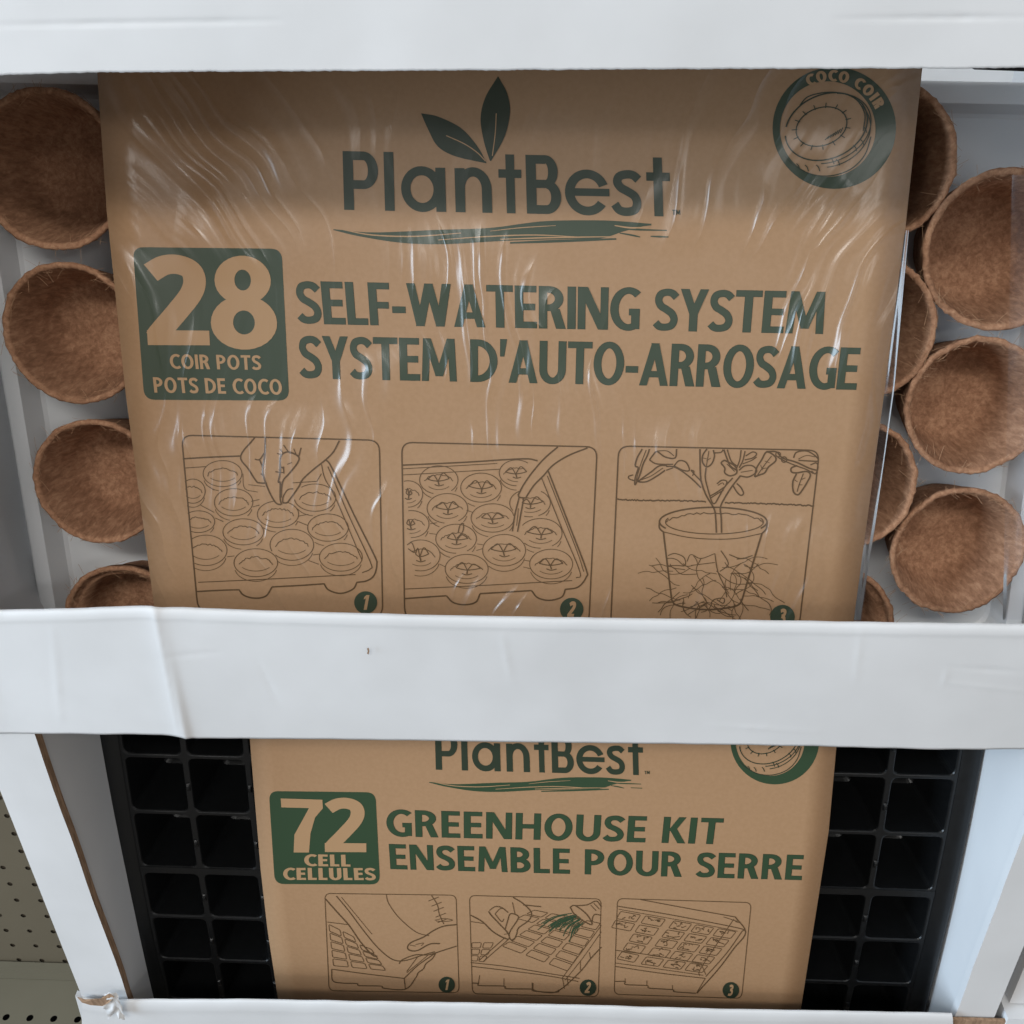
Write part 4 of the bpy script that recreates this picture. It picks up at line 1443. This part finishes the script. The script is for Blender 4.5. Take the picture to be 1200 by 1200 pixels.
def cells(q, nx, ny, w=TN, pad=.10, skip=None, plant=False):
    """Rounded cells seen in perspective inside the quad q (tl, tr, br, bl), drawing coordinates of f."""
    def at(s, t): return lerp2(lerp2(q[0], q[1], s), lerp2(q[3], q[2], s), t)
    for i in range(nx):
        for j in range(ny):
            p = [at((i + pad) / nx, (j + pad) / ny), at((i + 1 - pad) / nx, (j + pad) / ny), at((i + 1 - pad) / nx, (j + 1 - pad) / ny), at((i + pad) / nx, (j + 1 - pad) / ny)]
            c = at((i + .5) / nx, (j + .5) / ny)
            if skip and skip(*c): continue
            a.line(rrect(*mp(f, p), 1.6, 3), w, s=False, closed=True)
            if plant:
                for k in range(5):
                    x, y = c[0] + rg.uniform(-20, 20), c[1] + rg.uniform(-9, 9)
                    T([(x, y), (x + rg.uniform(-14, 14), y + rg.uniform(-9, 5)), (x + rg.uniform(-18, 18), y + rg.uniform(-8, 8))], .9)


# drawing 1: a bag of soil emptied over the tray
f = f5
a = Art()
a.line(rrect(f(335, 690), f(848, 697), f(860, 1078), f(352, 1070), 7), 1.0, s=False, closed=True)
T([(338, 712), (385, 765), (430, 815), (475, 880), (520, 930), (540, 936)], 1.5)
T([(380, 700), (430, 760), (490, 840), (545, 905), (600, 948), (650, 952), (720, 930), (765, 918)], 1.2); T([(400, 705), (470, 790), (520, 850)], .7)
T([(575, 695), (585, 730), (625, 785), (690, 840), (742, 856)], .9)
T([(752, 698), (775, 735), (782, 770), (800, 810)], 1.0)
for x, y in ((758, 712), (770, 732), (778, 752), (786, 775), (794, 796)):
    T([(x - 18, y + 8), (x + 22, y - 8)], .9)
T([(765, 795), (800, 788), (835, 795), (800, 800), (770, 798)], .8)
T([(850, 812), (800, 818), (760, 835), (722, 860), (672, 882), (658, 902), (672, 914), (700, 912), (745, 888), (785, 886)], 1.5)
T([(850, 896), (790, 915), (740, 930), (690, 930), (640, 948), (625, 965)], 1.3); T([(690, 890), (720, 884), (712, 895)], .8); T([(668, 892), (690, 896)], .8)
T([(362, 986), (500, 1005), (645, 1022)], 1.1); T([(645, 1022), (650, 1062)], 1.1); T([(645, 1022), (700, 970), (766, 924)], 1.2); T([(655, 1000), (740, 930)], .8)
T([(362, 986), (366, 1030), (400, 1040), (460, 1042), (470, 1050), (555, 1052), (565, 1060), (650, 1064), (690, 1020), (700, 1000), (720, 985), (730, 965), (755, 945), (768, 924)], 1.3)
T([(345, 802), (425, 812)], .9)


def below_bag(x, y): return y < 800 + (x - 400) * .98 + 6 and x > 380 or x > 660 and y < 960


cells([(250, 812), (445, 800), (765, 925), (650, 1008)], 3, 1, skip=lambda x, y: True)
cells([(345, 805), (560, 915), (655, 1000), (362, 975)], 4, 5, skip=lambda x, y: x > 380 and y < 815 + (x - 400) * .9)
T([(700, 935), (655, 995)], .9)
a.commit('step_drawing', LO, .00012, M_IL, lo)['label'] = 'line drawing of soil poured from a bag into a cell tray'
number_disc(LO, lo, 523.5, 1154, 9.6, '1', M_DL, M_TL)

# drawing 2: sowing and watering
a = Art()
a.line(rrect(f5(900, 698), (704.5, 1053.5), (701, 1168), f5(912, 1082), 7), 1.0, s=False, closed=True)
T([(905, 775), (950, 800), (990, 838), (1030, 862), (1055, 868), (1050, 845), (1020, 812), (985, 775), (975, 760)], 1.5)
T([(1070, 705), (1110, 730), (1142, 765), (1132, 795), (1092, 825), (1085, 848), (1072, 872), (1058, 866), (1058, 840), (1090, 790), (1085, 775), (1060, 770), (1050, 795), (1040, 830)], 1.4)
T([(978, 757), (1000, 742), (1025, 745), (1052, 765)], 1.2); T([(1000, 770), (1020, 750), (1040, 752)], 1.0); T([(1000, 770), (1025, 800), (1035, 790)], 1.0); T([(1068, 725), (1078, 770)], .9); T([(1035, 850), (1050, 848)], .8)
T([(1110, 735), (1180, 742)], 1.3); T([(905, 800), (960, 808)], .9)
T([(905, 960), (1040, 975), (1180, 998), (1330, 1022)], 1.0); T([(910, 975), (1180, 1008), (1325, 1034)], 1.0)
T([(912, 1040), (935, 1042), (940, 1050), (1035, 1052), (1045, 1062), (1145, 1064), (1155, 1072), (1240, 1076), (1250, 1066)], 1.3)
T([(940, 1010), (935, 1042)], .9); T([(1035, 1022), (1035, 1052)], .9); T([(1145, 1038), (1145, 1064)], .9)
cells([(905, 815), (1165, 745), (1390, 830), (1330, 1010)], 1, 1, skip=lambda x, y: True)
cells([(925, 860), (1150, 752), (1420, 805), (1290, 1000)], 6, 4, skip=lambda x, y: (x < 1095 and y < 880) or x > 1400)
cells([(905, 880), (1000, 880), (960, 960), (905, 955)], 2, 3)
T([(940, 950), (1040, 862)], 1.0); T([(955, 955), (1050, 872)], 1.0)
f = f6
T([(282, 900), (240, 945), (205, 990), (140, 1052), (100, 1076), (60, 1076), (10, 1068)], 1.3); T([(282, 815), (200, 925), (128, 1022)], .9); T([(282, 840), (215, 935), (140, 1030)], .8)
T([(130, 1020), (138, 1062)], .9); T([(148, 1012), (152, 1050)], .9); T([(200, 955), (200, 990)], .9); T([(235, 920), (240, 945)], .9); T([(15, 1040), (15, 1068)], .9)
T([(160, 744), (180, 738), (225, 772), (246, 810), (225, 805), (180, 775), (160, 744)], 1.4); T([(180, 738), (225, 735), (262, 720), (282, 742)], 1.3); T([(246, 810), (248, 785), (258, 772), (282, 776)], 1.3); T([(240, 735), (262, 758)], .9); T([(252, 728), (275, 752)], .9)
a.commit('step_drawing', LO, .00012, M_IL, lo)['label'] = 'line drawing of a hand sowing and a watering can over a tray'
a = Art()
for k in range(34):
    t = rg.random(); s0 = (165 + 60 * t, 760 + 42 * t)
    u = rg.random(); s1 = (20 + 165 * u + rg.uniform(-10, 10), 830 + 62 * u + rg.uniform(-30, 6))
    t2_ = u * .8 + t * .2
    s0 = (165 + 60 * t2_, 758 + 46 * t2_)
    mid_ = ((s0[0] + s1[0]) / 2 - 10, (s0[1] + s1[1]) / 2 - 8)
    l0 = rg.uniform(0, .3); l1 = rg.uniform(.6, 1)
    pts = smooth([s0, mid_, s1], 10)
    pts = pts[int(l0 * len(pts)):max(int(l1 * len(pts)), int(l0 * len(pts)) + 4)]
    a.line(mp(f, pts), .95, s=False)
a.commit('water_spray', LO, .00014, M_GL, lo)
number_disc(LO, lo, 689, 1157.5, 9.8, '2', M_DL, M_TL)

# drawing 3: the tray under its dome
a = Art()
a.line(rrect(f(345, 710), f(868, 726), f(830, 1100), f(332, 1084), 7), 1.0, s=False, closed=True)
T([(435, 714), (600, 745), (805, 782)], 1.1); T([(805, 782), (846, 842), (800, 905), (740, 985), (655, 1080)], 1.4); T([(346, 740), (560, 775), (820, 826), (832, 838)], 1.1); T([(350, 752), (700, 815), (815, 838)], .7)
T([(832, 838), (770, 925), (690, 1015)], 1.1); T([(335, 975), (500, 1000), (688, 1022)], 1.0); T([(338, 962), (680, 1010)], .8); T([(688, 1022), (655, 1078)], .9)
T([(335, 1034), (375, 1034), (378, 1046), (460, 1050), (470, 1060), (560, 1066), (568, 1074), (652, 1080)], 1.2); T([(375, 1022), (375, 1034)], .8); T([(460, 1030), (460, 1050)], .8); T([(560, 1048), (560, 1066)], .8)
T([(800, 790), (675, 975), (665, 1012)], .9); T([(338, 912), (500, 935), (672, 965)], .9); T([(672, 965), (690, 1008)], .9); T([(760, 782), (815, 800)], .8); T([(805, 800), (820, 805)], .8)
cells([(350, 755), (545, 790), (415, 965), (250, 930)], 2, 5, plant=True, skip=lambda x, y: x < 358)
cells([(560, 792), (820, 838), (682, 1004), (425, 968)], 3, 5, plant=True)
a.commit('step_drawing', LO, .00012, M_IL, lo)['label'] = 'line drawing of seedlings in a cell tray under its dome'
number_disc(LO, lo, 856.5, 1160.5, 9.8, '3', M_DL, M_TL)

# ------------------------------------------------------------------ the clear film of the upper kit where it bridges from sleeve to tray
def film_material():
    m = bpy.data.materials.new('clear_film'); m.use_nodes = True
    nt = m.node_tree; nt.nodes.clear(); L = nt.links.new
    out = node(nt, 'ShaderNodeOutputMaterial'); mx = node(nt, 'ShaderNodeMixShader'); tr = node(nt, 'ShaderNodeBsdfTransparent'); gl = node(nt, 'ShaderNodeBsdfGlossy')
    tr.inputs[0].default_value = (.95, .95, .965, 1); gl.inputs['Roughness'].default_value = .26
    fr = node(nt, 'ShaderNodeFresnel'); fr.inputs['IOR'].default_value = 1.42
    t = node(nt, 'ShaderNodeTexCoord'); mpn = node(nt, 'ShaderNodeMapping'); mpn.inputs['Scale'].default_value = (45, 6, 6)
    t.object = up
    nz = node(nt, 'ShaderNodeTexNoise'); nz.inputs['Scale'].default_value = 1; nz.inputs['Detail'].default_value = 2
    b = node(nt, 'ShaderNodeBump'); b.inputs['Strength'].default_value = 1; b.inputs['Distance'].default_value = .003
    L(t.outputs['Object'], mpn.inputs[0]); L(mpn.outputs[0], nz.inputs[0]); L(nz.outputs[0], b.inputs['Height']); L(b.outputs[0], gl.inputs['Normal']); L(b.outputs[0], fr.inputs['Normal'])
    L(fr.outputs[0], mx.inputs[0]); L(tr.outputs[0], mx.inputs[1]); L(gl.outputs[0], mx.inputs[2]); L(mx.outputs[0], out.inputs[0])
    return m


M_FILM = film_material()
film = thing('plastic_wrap', 'clear shrink film stretched in vertical folds beside the upper kraft sleeve', 'wrap', UP.m)


def film_strip(a, b, off_a, off_b, amp, seed, n=60, m=10):
    """A fold of film between two picture curves (lists of (y, x))."""
    bm = bmesh.new()
    rows = []
    y0, y1 = a[0][0], a[-1][0]
    for i in range(n + 1):
        y = y0 + (y1 - y0) * i / n
        xa, xb = pw(y, a), pw(y, b)
        r = []
        for k in range(m + 1):
            t = k / m
            o = off_a + (off_b - off_a) * t + amp * noise.noise((t * 3 + seed, y * .006, seed * 2.3))
            r.append(FL.px(xa + (xb - xa) * t, y, o))
        rows.append(r)
    grid(bm, rows)
    link('film_fold', bm, M_FILM, film, True)


film_strip([(270, 1061), (455, 1037), (727, 1000.5)], [(270, 1065), (455, 1048), (727, 1010)], .0006, -.0012, .0004, 1)
film_strip([(205, 1186), (450, 1181), (726, 1175)], [(205, 1240), (450, 1232), (726, 1206)], .0005, -.0012, .0008, 4)
